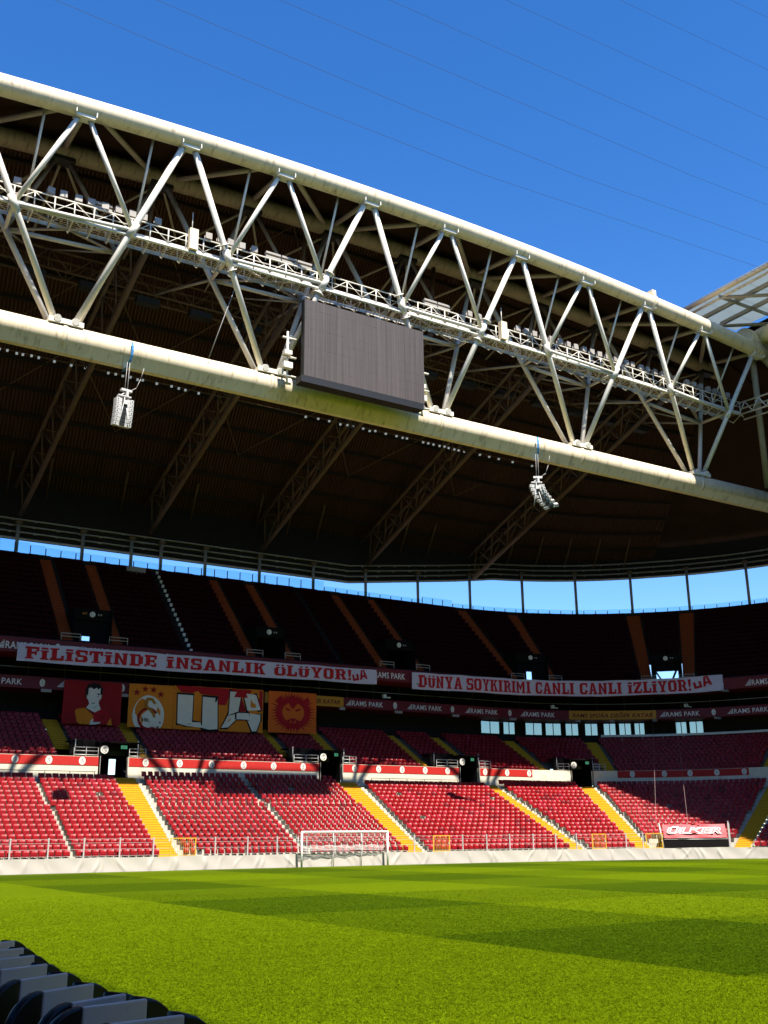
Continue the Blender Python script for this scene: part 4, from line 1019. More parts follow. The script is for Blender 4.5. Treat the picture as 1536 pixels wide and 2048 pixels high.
# letter banner
s0, s1, z0, z1 = 33.92, 42.66, 11.3, 15.18
t = thing('letter_banner', 'big orange and red banner with white ragged letters uA outlined in black', 'banner', 'fan banners hanging over the middle tier', loc=(37.5, 87.6, 11))
P(sheet(RB, s0, s1, z0, z1-0.06, z0, z1+0.05, 0.0, 0.4, 5, wav2).build('banner_cloth', 'cloth_orange'), t)
F = lambda *pg: [frame_pts(q, s0, s1, z0, z1) for q in pg]
layer(t, 'red_field', 'cloth_red', F([(0.01, 0.985), (0.60, 0.985), (0.60, 0.80), (0.08, 0.84)], [(0.48, 0.81), (0.60, 0.80), (0.57, 0.60), (0.48, 0.60)], [(0.60, 0.985), (0.99, 0.985), (0.99, 0.80), (0.60, 0.80)], [(0.90, 0.80), (0.99, 0.80), (0.99, 0.52), (0.955, 0.52)]), 0.03)
layer(t, 'red_core', 'cloth_darkred', F([(0.735, 0.88), (0.805, 0.48), (0.70, 0.46)]), 0.034)
U_ = [[(0.04, 0.78), (0.205, 0.78), (0.20, 0.17), (0.045, 0.13)], [(0.045, 0.13), (0.20, 0.17), (0.31, 0.17), (0.31, 0.05), (0.15, 0.08)], [(0.31, 0.76), (0.475, 0.75), (0.485, 0.04), (0.39, 0.02), (0.31, 0.05)]]
A_ = [[(0.61, 0.925), (0.745, 0.92), (0.715, 0.47), (0.60, 0.40)], [(0.60, 0.40), (0.715, 0.47), (0.695, 0.29), (0.60, 0.09), (0.525, 0.07)], [(0.765, 0.91), (0.91, 0.88), (0.965, 0.53), (0.815, 0.50)], [(0.695, 0.44), (0.82, 0.44), (0.82, 0.29), (0.695, 0.29)], [(0.82, 0.44), (0.965, 0.42), (0.965, 0.28), (0.82, 0.28)], [(0.815, 0.28), (0.965, 0.28), (0.92, 0.03), (0.87, 0.02)]]
def grow(pg, k):
    cx_ = sum(p[0] for p in pg)/len(pg); cz_ = sum(p[1] for p in pg)/len(pg); out = []
    for x, z in pg:
        dx, dz = x-cx_, (z-cz_)*0.45; L = math.hypot(dx, dz) or 1; out.append((x+dx/L*k, z+dz/L*k/0.45))
    return out
layer(t, 'letter_outline', 'cloth_black', F(*[grow(q, 0.022) for q in U_+A_]), 0.045)
layer(t, 'letter_fill', 'cloth_cream', F(*U_, *A_), 0.07)
# lion banner
s0, s1, z0, z1 = 43.22, 48.27, 11.4, 15.2
t = thing('lion_banner', 'square red-orange banner with a dark red lion head', 'banner', 'fan banners hanging over the middle tier', loc=(44.8, 87.6, 11))
P(sheet(RB, s0, s1, z0, z1, z0, z1+0.03, 0, 0.4, 5, wav2).build('banner_cloth', 'cloth_vermilion'), t)
F = lambda *pg: [frame_pts(q, s0, s1, z0, z1) for q in pg]
man = []
NL = 40
for i in range(NL):
    a0 = 2*math.pi*i/NL; a1 = 2*math.pi*(i+1)/NL; am = (a0+a1)/2; ro = 0.46+0.03*math.sin(i*2.7)+0.03*rng.random(); ri = 0.36
    man.append([(0.5+ri*math.cos(a0)*0.85, 0.5+ri*math.sin(a0)), (0.5+ro*math.cos(am)*0.98, 0.5+ro*math.sin(am)*1.05), (0.5+ri*math.cos(a1)*0.85, 0.5+ri*math.sin(a1))])
man += [[(x+0.5, z+0.5) for x, z in q] for q in ring_quads(0, 0, 0.36, 0.385, 0.13, 0, 360, 30)]
man += [[(0.13+dx, 0.78), (0.24+dx, 0.90), (0.30+dx, 0.80), (0.22+dx, 0.66)] for dx in (0, 0.55)]+[[(0.40, 0.74), (0.5, 0.58), (0.60, 0.74), (0.5, 0.93)], [(0.36, 0.30), (0.44, 0.34), (0.42, 0.14), (0.37, 0.16)], [(0.64, 0.30), (0.56, 0.34), (0.58, 0.14), (0.63, 0.16)]]
feats = [[(0.34, 0.62), (0.45, 0.57), (0.44, 0.53), (0.36, 0.56)], [(0.66, 0.62), (0.55, 0.57), (0.56, 0.53), (0.64, 0.56)], [(0.43, 0.36), (0.57, 0.36), (0.53, 0.28), (0.47, 0.28)], [(0.485, 0.28), (0.515, 0.28), (0.52, 0.2), (0.48, 0.2)],
         [(0.48, 0.2), (0.36, 0.12), (0.38, 0.09), (0.5, 0.16)], [(0.52, 0.2), (0.64, 0.12), (0.62, 0.09), (0.5, 0.16)], [(0.46, 0.72), (0.5, 0.60), (0.54, 0.72), (0.5, 0.9)], [(0.30, 0.72), (0.38, 0.78), (0.36, 0.68)], [(0.70, 0.72), (0.62, 0.78), (0.64, 0.68)],
         [(0.18, 0.72), (0.28, 0.8), (0.3, 0.7), (0.22, 0.64)], [(0.82, 0.72), (0.72, 0.8), (0.7, 0.7), (0.78, 0.64)], [(0.30, 0.3), (0.4, 0.26), (0.34, 0.18)], [(0.70, 0.3), (0.6, 0.26), (0.66, 0.18)]]
layer(t, 'mane', 'cloth_red', F(*man), 0.035)
layer(t, 'lion_face', 'cloth_red', F(*feats), 0.055)

# ------------------------------------------------------------------ rim railing of glass
nglass = 0
tops = [(10, 28.75), (19.78, 29.15), (24.31, 28.75), (36, 28.6), (40.3, 28.85), (53, 29.0), (53.1, 28.5), (66.9, 28.4), (67, 28.75), (71.5, 28.75), (71.6, 28.42), (200, 28.55)]
def glass_top(s):
    for (a, za), (b, zb) in zip(tops[:-1], tops[1:]):
        if a <= s <= b: return za+(zb-za)*(s-a)/(b-a)
    return 28.5
gr = thing('glass_railing', 'blue-tinted glass railing along the rim below the roof gap', 'railing', loc=(41, 99.2, 27.5))
s = 14.0; S34 = s_of(34.2, 105, 66); i = 0
while s < S34:
    zt = glass_top(s)
    mb = MB(); p, ph = off(34.2, s); mb.box((p.x, p.y, (27.5+zt-0.12)/2), (0.09, 0.05, zt-0.12-27.5), rz=-ph); P(mb.build('rail_post', 'dark_steel'), gr)
    mb = MB(); band(mb, 34.25, 27.92, 34.25, zt, s+0.04, s+1.40)
    P(mb.build('glass_pane', 'rail_glass'), gr); s += 1.44
# low tube frames seen through the left panes
t = thing('tube_frames', 'row of low bent tube frames behind the glass railing on the left', 'tube frame', loc=(30, 99.8, 27.5))
for x in np.arange(17, 56, 2.9):
    mb = MB()
    for dx in (0, 0.6, 1.2, 1.8): mb.tube((x+dx, 99.75, 27.3), (x+dx, 99.75, 28.1), 0.03, 5)
    mb.tube((x-0.2, 99.75, 28.1), (x+1.9, 99.75, 28.1), 0.03, 5); P(mb.build('frame_bay', 'column_grey'), t)
# slim roof columns in the gap
colpos = [(15.2, 0), (21.4, 0), (27.6, 0), (32.5, 0), (35.6, 0), (40.4, 0), (46.6, 0), (53.1, 0), (59.8, 0), (66.9, 0), (74.31, 99.34), (81.26, 97.94), (87.54, 95.28), (93.15, 91.45), (97.88, 86.62), (101.66, 80.81), (104.4, 74)]
for i, (x, y) in enumerate(colpos):
    s = x if y == 0 else s_of(34.5, x, y); p, ph = off(34.5, s); top = 30.9 if s < 60 else 30.9+min(2.2, (s-60)*0.09)
    lb = ('roof column standing in the sky gap, %s from the left' % (ORD[i-1])) if 1 <= i <= 15 else ('roof column left of the frame at the sky gap' if i == 0 else 'last roof column at the right end of the sky gap')
    t = thing('roof_column', lb, 'column', 'columns in the sky gap', loc=(p.x, p.y, 27.3), rz=-ph)
    mb = MB(); mb.tube((0, 0, 0.2), (0, 0.0, top-27.3), 0.17, 10); mb.build('shaft', 'column_grey', t)
    mb = MB(); mb.box((0, 0, 0.12), (0.6, 0.6, 0.25)); mb.build('base_plate', 'column_grey', t)
    mb = MB(); mb.box((0, -0.05, top-27.3+0.0), (0.55, 0.5, 0.3)); mb.build('head_plate', 'rib_steel', t)

# ------------------------------------------------------------------ roof edge: louvre rails and cladding
def zedge(s): return 29.45 if s < 58 else 29.45+min(3.0, (s-58)*0.13) if s < 78 else min(32.45, 32.05+(s-78)*0.02)
t = thing('roof_edge', 'band of thin louvre rails and cladding closing the roof edge above the gap', 'roof edge', loc=(41, 100, 30))
S35 = s_of(35, 106, 60)
def zband(mb, rad, f0, f1, rad2=None):
    st = [S_L]; 
    while st[-1] < S35: st.append(st[-1]+2.0)
    k = len(mb.v)
    for s in st:
        for fz, rr in ((f0, rad), (f1, rad2 or rad)):
            p = surf(rr, s if s <= CX else CX+(s-CX)*rr/35, fz(s)); mb.v.append(p)
    for i in range(len(st)-1):
        mb.f.append((k+2*i, k+2*i+2, k+2*i+3, k+2*i+1)); mb.sm.append(False); mb.mi.append(0)
mb = MB(); zband(mb, 35.4, zedge, lambda s: 36.2); P(mb.build('edge_cladding', 'concrete_shade'), t)
for k in range(4):
    mb = MB(); zz_ = 0.06+k*0.62
    zband(mb, 35.0, lambda s: zedge(s)+zz_, lambda s: zedge(s)+zz_+0.10); zband(mb, 35.0, lambda s: zedge(s)+zz_+0.10, lambda s: zedge(s)+zz_+0.10, 35.3); zband(mb, 35.0, lambda s: zedge(s)+zz_, lambda s: zedge(s)+zz_, 35.3)
    P(mb.build('louvre_rail', 'louvre_alu'), t)
mb = MB()
for s in np.arange(10, S35, 2.15):
    for k in range(4):
        if rng.random() < 0.75: mb.box(surf(34.95, s+0.3*rng.random(), zedge(s)+0.0+k*0.62, 0), (0.25, 0.12, 0.12))
P(mb.build('rail_bracket', 'louvre_alu'), t)

# ------------------------------------------------------------------ roof deck of the end stand
def zdeck(y): # underside
    t_ = (y-66.5)/(101-66.5); return 51.2+(34.6-51.2)*t_+1.2*math.sin(math.pi*max(0, min(1, t_)))*0.4
zcurv = lambda x, y: -0.00128*(x-40.4)**2*max(0, min(1, 1-(y-66.5)/34.5))
def outer_pt(q):   # q 0..1 along the end, to 45 deg of the corner
    s0_, s1_ = -14.0, CX+36*math.pi/4
    p, _ = off(36, s0_+(s1_-s0_)*q); return p
roof = thing('stand_roof', 'dark corrugated metal roof over the end stand', 'roof', loc=(41, 80, 45))
NC = 330; ysteps = [0, 0.25, 0.5, 0.75, 1.0]
mb = MB(); kk = len(ysteps)
qs = []
for i in range(NC):
    for d_, dz in ((0, 0), (0.44, 0), (0.50, 0.26), (0.94, 0.26)): qs.append(((i+d_)/NC, dz))
for q, dz in qs:
    ip = Vector((-14+(82.5+14)*q, 66.5, 0)); op = outer_pt(q)
    for t_ in ysteps:
        p = ip.lerp(op, t_); yy = 66.5+(101-66.5)*t_
        mb.v.append((p.x, p.y, zdeck(yy)+zcurv(p.x, yy)+dz))
for i in range(len(qs)-1):
    for j in range(kk-1): mb.f.append((i*kk+j, (i+1)*kk+j, (i+1)*kk+j+1, i*kk+j+1)); mb.sm.append(False); mb.mi.append(0)
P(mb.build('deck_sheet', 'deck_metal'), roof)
mb = MB()   # outer skin, keeps daylight out
for q0, q1 in zip(np.linspace(0, 1, 24)[:-1], np.linspace(0, 1, 24)[1:]):
    a = (-14+96.5*q0, 66.5); b = (-14+96.5*q1, 66.5); c = outer_pt(q1); e = outer_pt(q0)
    mb.quad((a[0], a[1], 52.9+zcurv(a[0], 66.5)), (b[0], b[1], 52.9+zcurv(b[0], 66.5)), (c.x, c.y, 36.5), (e.x, e.y, 36.5))
P(mb.build('roof_skin', 'deck_top'), roof)
# front strip between the two top chords, corrugated along the chord
mb = MB(); NS = 26
for i in range(NS):
    y0_ = 59.9+(66.8-59.9)*i/NS; y1_ = 59.9+(66.8-59.9)*(i+0.55)/NS; y2_ = 59.9+(66.8-59.9)*(i+1)/NS
    for ya, yb, za, zb in ((y0_, y1_, 0, 0), (y1_, y1_+0.02, 0, 0.09), (y1_+0.02, y2_-0.02, 0.09, 0.09), (y2_-0.02, y2_, 0.09, 0)):
        for x0 in range(-14, 86, 10):
            f_ = lambda x, y: 48.95+2.3*(y-59.9)/6.7-0.00128*(x-40.4)**2
            mb.quad((x0, ya, f_(x0, ya)+za), (x0+10, ya, f_(x0+10, ya)+za), (x0+10, yb, f_(x0+10, yb)+zb), (x0, yb, f_(x0, yb)+zb))
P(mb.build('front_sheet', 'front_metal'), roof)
for y in np.arange(69.0, 100, 2.9):
    mb = MB(); t_ = (y-66.5)/(101-66.5)
    st = np.linspace(0, 1, 40); pts = []
    for q in st:
        ip = Vector((-14+96.5*q, 66.5, 0)); p = ip.lerp(outer_pt(q), t_); pts.append(Vector((p.x, p.y, zdeck(y)+zcurv(p.x, y)-0.14)))
    for a, b in zip(pts[:-1], pts[1:]):
        for dy, dz in ((0, -0.1), (0.26, -0.1)):
            pass
        mb.quad((a.x, a.y-0.13, a.z-0.16), (b.x, b.y-0.13, b.z-0.16), (b.x, b.y+0.13, b.z-0.16), (a.x, a.y+0.13, a.z-0.16))
        mb.quad((a.x, a.y-0.13, a.z-0.16), (b.x, b.y-0.13, b.z-0.16), (b.x, b.y-0.13, b.z+0.14), (a.x, a.y-0.13, a.z+0.14))
        mb.quad((a.x, a.y+0.13, a.z-0.16), (b.x, b.y+0.13, b.z-0.16), (b.x, b.y+0.13, b.z+0.14), (a.x, a.y+0.13, a.z+0.14))
    P(mb.build('purlin', 'purlin_dark'), roof)
mb = MB()
ribx = [8.6, 21.43, 34.15, 46.66, 59.77, 74.46]
for xa, xb in zip(ribx[:-1], ribx[1:]):
    for ya, yb in ((68, 76), (76, 84), (84, 92)):
        for (x0, y0_), (x1, y1_) in (((xa, ya), ((xa+xb)/2, yb)), ((xb, ya), ((xa+xb)/2, yb))):
            mb.tube((x0, y0_, zdeck(y0_)-0.35), (x1, y1_, zdeck(y1_)-0.35), 0.06, 5)
P(mb.build('cross_bracing', 'rib_steel'), roof)
# short rafters near the outer edge
for x in np.arange(12, 82, 3.2):
    if min(abs(x-r_) for r_ in ribx) < 0.8: continue
    q = (x+14)/96.5; ip = Vector((x, 66.5, 0)); op = outer_pt(q); a = ip.lerp(op, 0.86); b = ip.lerp(op, 0.985)
    mb = MB(); mb.tube((a.x, a.y, zdeck(66.5+34.5*0.86)-0.45), (b.x, b.y, zdeck(66.5+34.5*0.985)-0.9), 0.09, 6); P(mb.build('rafter', 'rib_steel'), roof)

# radial ribs under the deck
for i, x in enumerate(ribx):
    lb = 'lattice roof rib under the dark deck, %s from the left' % ORD[i]
    yo = 99.0 if x < CX else 98.8
    t = thing('roof_rib', lb, 'roof rib', 'lattice ribs under the roof', loc=(x, yo, 31.5))
    lo = lambda y: 31.6+(99-y)*0.3515
    up = lambda y: 34.15+(99-y)*0.36
    L0, L1 = (x, yo, lo(99)), (x, 66.6, lo(66.6))
    mb = MB(); mb.tube(L0, L1, 0.24, 8); P(mb.build('lower_chord', 'rib_steel'), t)
    mb = MB(); mb.tube((x-0.75, yo, up(99)), (x-0.75, 68.0, up(68)), 0.17, 8); P(mb.build('upper_chord', 'rib_steel'), t)
    mb = MB(); mb.tube((x+0.75, yo, up(99)), (x+0.75, 68.0, up(68)), 0.17, 8); P(mb.build('upper_chord', 'rib_steel'), t)
    mb = MB(); y = 98.5; k = 0
    while y > 69:
        for sx in (-0.75, 0.75):
            mb.tube((x, y, lo(y)), (x+sx, y-1.6, up(y-1.6)), 0.075, 5); mb.tube((x+sx, y-1.6, up(y-1.6)), (x, y-3.2, lo(y-3.2)), 0.075, 5)
        mb.tube((x-0.75, y-1.6, up(y-1.6)), (x+0.75, y-1.6, up(y-1.6)), 0.06, 5); y -= 3.2
    P(mb.build('web', 'rib_steel'), t)
    mb = MB(); mb.tube((x, 66.8, lo(66.8)), (x+0.3, 66.4, 49.3), 0.2, 8); P(mb.build('end_strut', 'rib_steel'), t)

# inner dark lattice walkway and the string of small lamps
t = thing('service_lattice', 'dark lattice walkway hung under the deck behind the main truss', 'walkway', loc=(40, 75, 45))
for yy, zz_ in ((74.6, 45.9), (74.6, 44.3), (76.0, 45.9), (76.0, 44.3)):
    mb = MB(); mb.tube((-5, yy, zz_), (82, yy, zz_), 0.09, 6); P(mb.build('lattice_chord', 'rib_steel'), t)
mb = MB()
for i, x in enumerate(np.arange(-4, 81, 1.7)):
    for yy in (74.6, 76.0):
        mb.tube((x, yy, 44.3), (x, yy, 45.9), 0.05, 5); mb.tube((x, yy, 44.3 if i % 2 else 45.9), (x+1.7, yy, 45.9 if i % 2 else 44.3), 0.05, 5)
P(mb.build('lattice_web', 'rib_steel'), t)
for x in np.arange(-3, 80, 4.6):
    mb = MB(); mb.box((x, 75.3, 43.9), (1.9, 0.8, 0.5)); P(mb.build('hung_box', 'dark_steel'), t)
t = thing('lamp_string', 'string of tiny white lamps along the dark underside of the roof', 'lamp string', loc=(40, 80, 39))
mb = MB(); mb.tube((5, 80, 39.25), (70, 80, 39.25), 0.05, 5); P(mb.build('carrier', 'rib_steel'), t)
me_l = None
for x in np.arange(12, 69, 0.62):
    if rng.random() < 0.28 or 32 < x < 41.5: continue
    if me_l is None:
        q = MB(); q.box((0, 0, 0), (0.17, 0.17, 0.16)); me_l = q.mesh('lamp', 'lamp_lit')
    o = bpy.data.objects.new('lamp', me_l); col.objects.link(o); o.location = (x+rng.uniform(-0.1, 0.1), 79.95, 39.1+rng.uniform(-0.07, 0.07)); P(o, t)

# ------------------------------------------------------------------ main truss
YB, ZB = 64.5, 33.55
YT = 59.5
YR = 66.5
zt_ = lambda x: 48.78-0.00127*(x-40.4)**2
zr_ = lambda x: 50.0-0.00128*(x-41.0)**2
NX = [0.5+15.0*k for k in range(0, 7)]              # 0.5, 15.5 ... 90.5
TX = lambda j: 14.5+7.27*j
RX = lambda j: 14.9+7.32*j
tr = thing('roof_truss', 'huge cream tubular steel truss spanning the end stand roof', 'truss', loc=(41, 62, 33))
xs = np.linspace(-10, 90, 101)
mb = MB(); mb.path([(x, YB, ZB+0.2) for x in (-10, 10, 30, 50, 70, 98)], 0.84, 40); P(mb.build('bottom_chord', 'chord_paint'), tr)
mb = MB(); mb.path([(x, YT, zt_(x)) for x in xs if x < 82], 0.70, 32); P(mb.build('top_chord', 'chord_paint'), tr)
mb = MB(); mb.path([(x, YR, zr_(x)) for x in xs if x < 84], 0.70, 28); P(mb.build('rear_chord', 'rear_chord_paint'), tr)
for x in NX:   # chord joints
    mb = MB(); mb.tube((x-0.14, YB, ZB+0.2), (x+0.14, YB, ZB+0.2), 0.91, 40); P(mb.build('chord_flange', 'chord_paint'), tr)
for x in (7.9, 66.0):
    z = zt_(x); mb = MB(); mb.tube((x-0.2, YT, z), (x+0.2, YT, z-0.0), 0.79, 32); mb.box((x, YT-0.2, z+0.85), (0.45, 0.7, 0.5)); P(mb.build('chord_flange', 'chord_paint'), tr)
# walk tray under the bottom chord
for x0 in np.arange(-10, 98, 6.0):
    mb = MB(); sec = [(-0.62, -0.36), (0.45, -0.36), (0.25, -0.98), (-0.17, -0.98)]
    mb.add([(x, YB+y, ZB+z) for x in (x0+0.01, x0+5.99) for y, z in sec], [(0, 1, 2, 3), (7, 6, 5, 4)]+[(q, q+4, (q+1) % 4+4, (q+1) % 4) for q in range(4)]); P(mb.build('cable_tray', 'chord_paint'), tr)
Nn = {k-1: Vector((NX[k], YB, ZB)) for k in range(7)}  # index so that N_k sits between T(2k-1), T(2k+1)
def node_T(j): x = TX(j); return Vector((x, YT, zt_(x)))
def node_R(j): x = RX(j); return Vector((x, YR, zr_(x)))
def strut(name, a, b, r_, m_, sa=0.0, sb=0.0, n_=14):
    d = (b-a).normalized(); mb = MB(); mb.tube(a+d*sa, b-d*sb, r_, n_); return P(mb.build(name, m_), tr)
midF = {}; midR = {}
for k in range(-1, 5):
    N0 = Nn[k]
    for sg in (-1, 1):
        j = 2*k+sg
        if -3 <= j <= 9:
            T = node_T(j); a = N0+Vector((sg*0.55, -0.25, 0.95)); b = T+Vector((-sg*0.42, 0.1, -0.7))
            strut('diagonal', a, b, 0.215, 'truss_white'); midF[(k, sg)] = a.lerp(b, 0.53)
            Rn = node_R(j); a = N0+Vector((sg*0.75, 0.25, 0.9)); b = Rn+Vector((-sg*0.45, 0, -0.6))
            strut('rear_diagonal', a, b, 0.20, 'truss_white'); midR[(k, sg)] = a.lerp(b, 0.5)
for k in range(-1, 5):
    j = 2*k
    if (k, -1) in midF and (k, 1) in midF and -3 <= j <= 9:
        T = node_T(j); Rn = node_R(j)
        for sg in (-1, 1):
            strut('secondary_strut', midF[(k, sg)], T+Vector((sg*0.36, 0.1, -0.7)), 0.165, 'truss_white'); strut('rear_strut', midR[(k, sg)], Rn+Vector((sg*0.4, 0, -0.6)), 0.15, 'truss_grey')
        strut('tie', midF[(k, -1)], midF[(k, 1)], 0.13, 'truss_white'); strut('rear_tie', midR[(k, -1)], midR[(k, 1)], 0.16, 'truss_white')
        for sg in (-1, 1): strut('cross_tie', midF[(k, sg)], midR[(k, sg)], 0.14, 'truss_white')
        if k < 4:
            strut('cross_brace', midF[(k, -1)], midR[(k, 1)], 0.09, 'truss_grey'); strut('cross_brace', midF[(k, 1)], midR[(k, -1)], 0.09, 'truss_grey')
for j in range(-2, 10):
    T = node_T(j); Rn = node_R(j)
    strut('top_strut', T+Vector((0, 0.5, -0.2)), Rn+Vector((0, -0.4, 0.1)), 0.2, 'truss_grey')
    if j < 9: strut('top_brace', (T if j % 2 == 0 else node_R(j))+Vector((0.6, 0.0, 0)), (node_R(j+1) if j % 2 == 0 else node_T(j+1))-Vector((0.6, 0, 0)), 0.2, 'truss_grey', 0.6, 0.6)
    x = T.x; mb = MB(); mb.box((x, YT+0.05, T.z-0.70), (1.25, 0.7, 0.26))
    for sx in (-0.66, 0.66): mb.box((x+sx, YT-0.05, T.z-0.60), (0.06, 0.95, 0.36))
    P(mb.build('node_saddle', 'truss_white'), tr)
    mb = MB(); mb.box((Rn.x, YR, Rn.z-0.75), (1.7, 0.9, 0.3)); P(mb.build('rear_saddle', 'dark_steel'), tr)
for x in NX[:-1]:
    mb = MB(); mb.box((x, YB-0.15, ZB+1.02), (2.3, 1.3, 0.34)); P(mb.build('node_saddle', 'truss_white'), tr)
    for sg in (-1, 1):
        mb = MB(); mb.tube((x+sg*0.6, YB-0.62, ZB+1.2), (x+sg*0.6, YB-0.9, ZB+1.1), 0.24, 14); P(mb.build('pin_cap', 'truss_white'), tr)
for (k, sg), p in midF.items():
    j = 2*k+sg; d = (node_T(j)-Nn[k]).normalized(); mb = MB(); mb.tube(p-d*0.55, p+d*0.55, 0.27, 14)
    if k in (1, 2):
        mb.tube(p-d*0.95, p-d*0.87, 0.40, 14); mb.tube(p+d*0.87, p+d*0.95, 0.40, 14)
    P(mb.build('mid_sleeve', 'truss_white'), tr)
for j in range(-2, 10):          # lighter struts behind the rear chord
    Rn = node_R(j)
    for dx, dy in ((-3.4, 5.5), (3.4, 5.5), (0.0, 8.2)):
        strut('deck_strut', Rn+Vector((dx*0.08, 0.3, -0.6)), Vector((Rn.x+dx, 66.5+dy, zdeck(66.5+dy)+zcurv(Rn.x+dx, 66.5+dy)-0.4)), 0.10, 'truss_grey', n_=8)
for (k, sg), p in midR.items():
    strut('lattice_strut', p, Vector((p.x+sg*1.2, 74.6, 44.4)), 0.11, 'truss_grey', n_=8); strut('lattice_strut', p, Vector((p.x-sg*3.0, 74.6, 45.8)), 0.07, 'truss_grey', n_=8)
# hangers from the top chord to the catwalk
for x in np.arange(10.8, 78, 7.27):
    xx = x+1.3
    strut('hanger', Vector((xx, 60.1, zt_(xx)-0.3)), Vector((xx, 63.2, 42.2)), 0.09, 'truss_white')

# ------------------------------------------------------------------ catwalk with floodlights
zc = lambda x: 41.0+0.55*math.sin(math.pi*(x+5)/92)
cw = thing('catwalk', 'white lattice catwalk running through the middle of the truss', 'catwalk', loc=(41, 62.8, 41))
XS = np.arange(2, 80.5, 1.3)
def cline(name, y, dz, r_, m_='truss_white'):
    mb = MB(); mb.path([(x, y, zc(x)+dz) for x in XS], r_, 8); P(mb.build(name, m_), cw)
mb = MB()
for a, b in zip(XS[:-1], XS[1:]):
    for y in np.arange(62.25, 63.7, 0.24): mb.quad((a, y, zc(a)), (b, y, zc(b)), (b, y+0.085, zc(b)), (a, y+0.085, zc(a)))
    for q in (0.0, 0.5): x = a+(b-a)*q; mb.quad((x, 62.2, zc(x)-0.01), (x+0.08, 62.2, zc(x)-0.01), (x+0.08, 63.7, zc(x)-0.01), (x, 63.7, zc(x)-0.01))
P(mb.build('walk_floor', 'truss_grey'), cw)
for y in (62.15, 63.7):
    mb = MB()
    for a, b in zip(XS[:-1], XS[1:]): mb.quad((a, y, zc(a)-0.18), (b, y, zc(b)-0.18), (b, y, zc(b)+0.14), (a, y, zc(a)+0.14))
    P(mb.build('edge_beam', 'truss_white'), cw)
cline('hand_rail', 62.1, 1.12, 0.05); cline('hand_rail', 63.75, 1.12, 0.05); cline('knee_rail', 62.1, 0.6, 0.03); cline('cable_pipe', 61.95, -0.28, 0.11)
for x in XS:
    mb = MB()
    for y in (62.1, 63.75): mb.tube((x, y, zc(x)-0.1), (x, y, zc(x)+1.12), 0.045, 6)
    P(mb.build('rail_post', 'truss_white'), cw)
mb = MB()
for i, (a, b) in enumerate(zip(XS[:-1], XS[1:])):
    for y in (62.1, 63.75): mb.tube((a, y, zc(a)+(0.1 if i % 2 else 1.1)), (b, y, zc(b)+(1.1 if i % 2 else 0.1)), 0.028, 5)
P(mb.build('rail_bracing', 'truss_white'), cw)
for x in XS:
    mb = MB(); mb.tube((x, 62.05, zc(x)-0.15), (x-0.1, 63.0, zc(x)-0.75), 0.04, 5); mb.tube((x-0.1, 63.0, zc(x)-0.75), (x, 63.75, zc(x)-0.15), 0.04, 5)
    mb.tube((x, 62.0, zc(x)-0.2), (x+0.25, 62.0, zc(x)-0.42), 0.05, 5); mb.tube((x, 62.0, zc(x)-0.2), (x-0.25, 62.0, zc(x)-0.42), 0.05, 5)
    P(mb.build('floor_bracket', 'truss_white'), cw)
# floodlights on the far rail
fl = thing('floodlight', 'small square floodlight on the catwalk rail', 'floodlight', 'floodlights along the catwalk', loc=(0, 0, 0))
mb = MB(); mb.box((0, 0, 0.36), (0.42, 0.30, 0.42)); mb.box((0, -0.17, 0.36), (0.47, 0.05, 0.47)); mb.build('housing', 'flood_grey', fl)
mb = MB(); mb.tube((-0.25, 0, 0.02), (-0.25, 0, 0.4), 0.03, 5); mb.tube((0.25, 0, 0.02), (0.25, 0, 0.4), 0.03, 5); mb.tube((-0.25, 0, 0.02), (0.25, 0, 0.02), 0.03, 5); mb.build('bracket', 'flood_grey', fl)
first = True
runs = [(9.5, 11.5), (13.3, 21.5), (23.5, 28.5), (47.5, 50), (52.5, 57.2), (58.2, 64.2), (65, 72.2), (73, 79)]
flx = [x for a, b in runs for x in np.arange(a, b, 0.92)]
for i, x in enumerate(flx):
    o = fl if i == 0 else copy_tree(fl); o.location = (x+rng.uniform(-0.1, 0.1), 62.3, zc(x)+1.2); o.rotation_euler = (0, 0, rng.uniform(-0.15, 0.15))
    o['label'] = 'small square floodlight on the catwalk rail, %s from the left' % ORD[i]
# flat twin lights
fx = [16.9, 29.6, 30.9, 32.2, 43.6, 44.9]
names = ['flat double-bar floodlight on the catwalk at the far left bay', 'flat double-bar floodlight left of the screen, first of three', 'flat double-bar floodlight left of the screen, second of three', 'flat double-bar floodlight left of the screen, nearest the screen', 'flat double-bar floodlight right of the screen, nearer it', 'flat double-bar floodlight right of the screen, farther from it']
for x, lb in zip(fx, names):
    t = thing('bar_floodlight', lb, 'floodlight', 'double-bar floodlights', loc=(x, 62.3, zc(x)+1.1))
    mb = MB(); mb.box((0, 0, 0.55), (1.2, 0.3, 0.16)); mb.box((0, 0, 0.22), (1.2, 0.3, 0.16)); mb.build('light_bar', 'flood_grey', t)
    mb = MB(); mb.box((-0.55, 0.05, 0.3), (0.06, 0.1, 0.7)); mb.box((0.55, 0.05, 0.3), (0.06, 0.1, 0.7)); mb.build('bracket', 'truss_white', t)
for x, lb in ((23.2, 'cream cabinet with a whip aerial on the catwalk left of the screen'), (50.6, 'cream cabinet with a whip aerial on the catwalk right of the screen')):
    t = thing('cabinet', lb, 'cabinet', 'cream catwalk cabinets', loc=(x, 61.8, zc(x)-0.1))
    mb = MB(); mb.box((0, 0, 0.75), (0.62, 0.4, 1.6)); mb.build('housing', 'chord_paint', t)
    mb = MB(); mb.tube((-0.1, 0, 1.5), (-0.1, 0, 2.9), 0.035, 6); mb.build('aerial', 'truss_white', t)

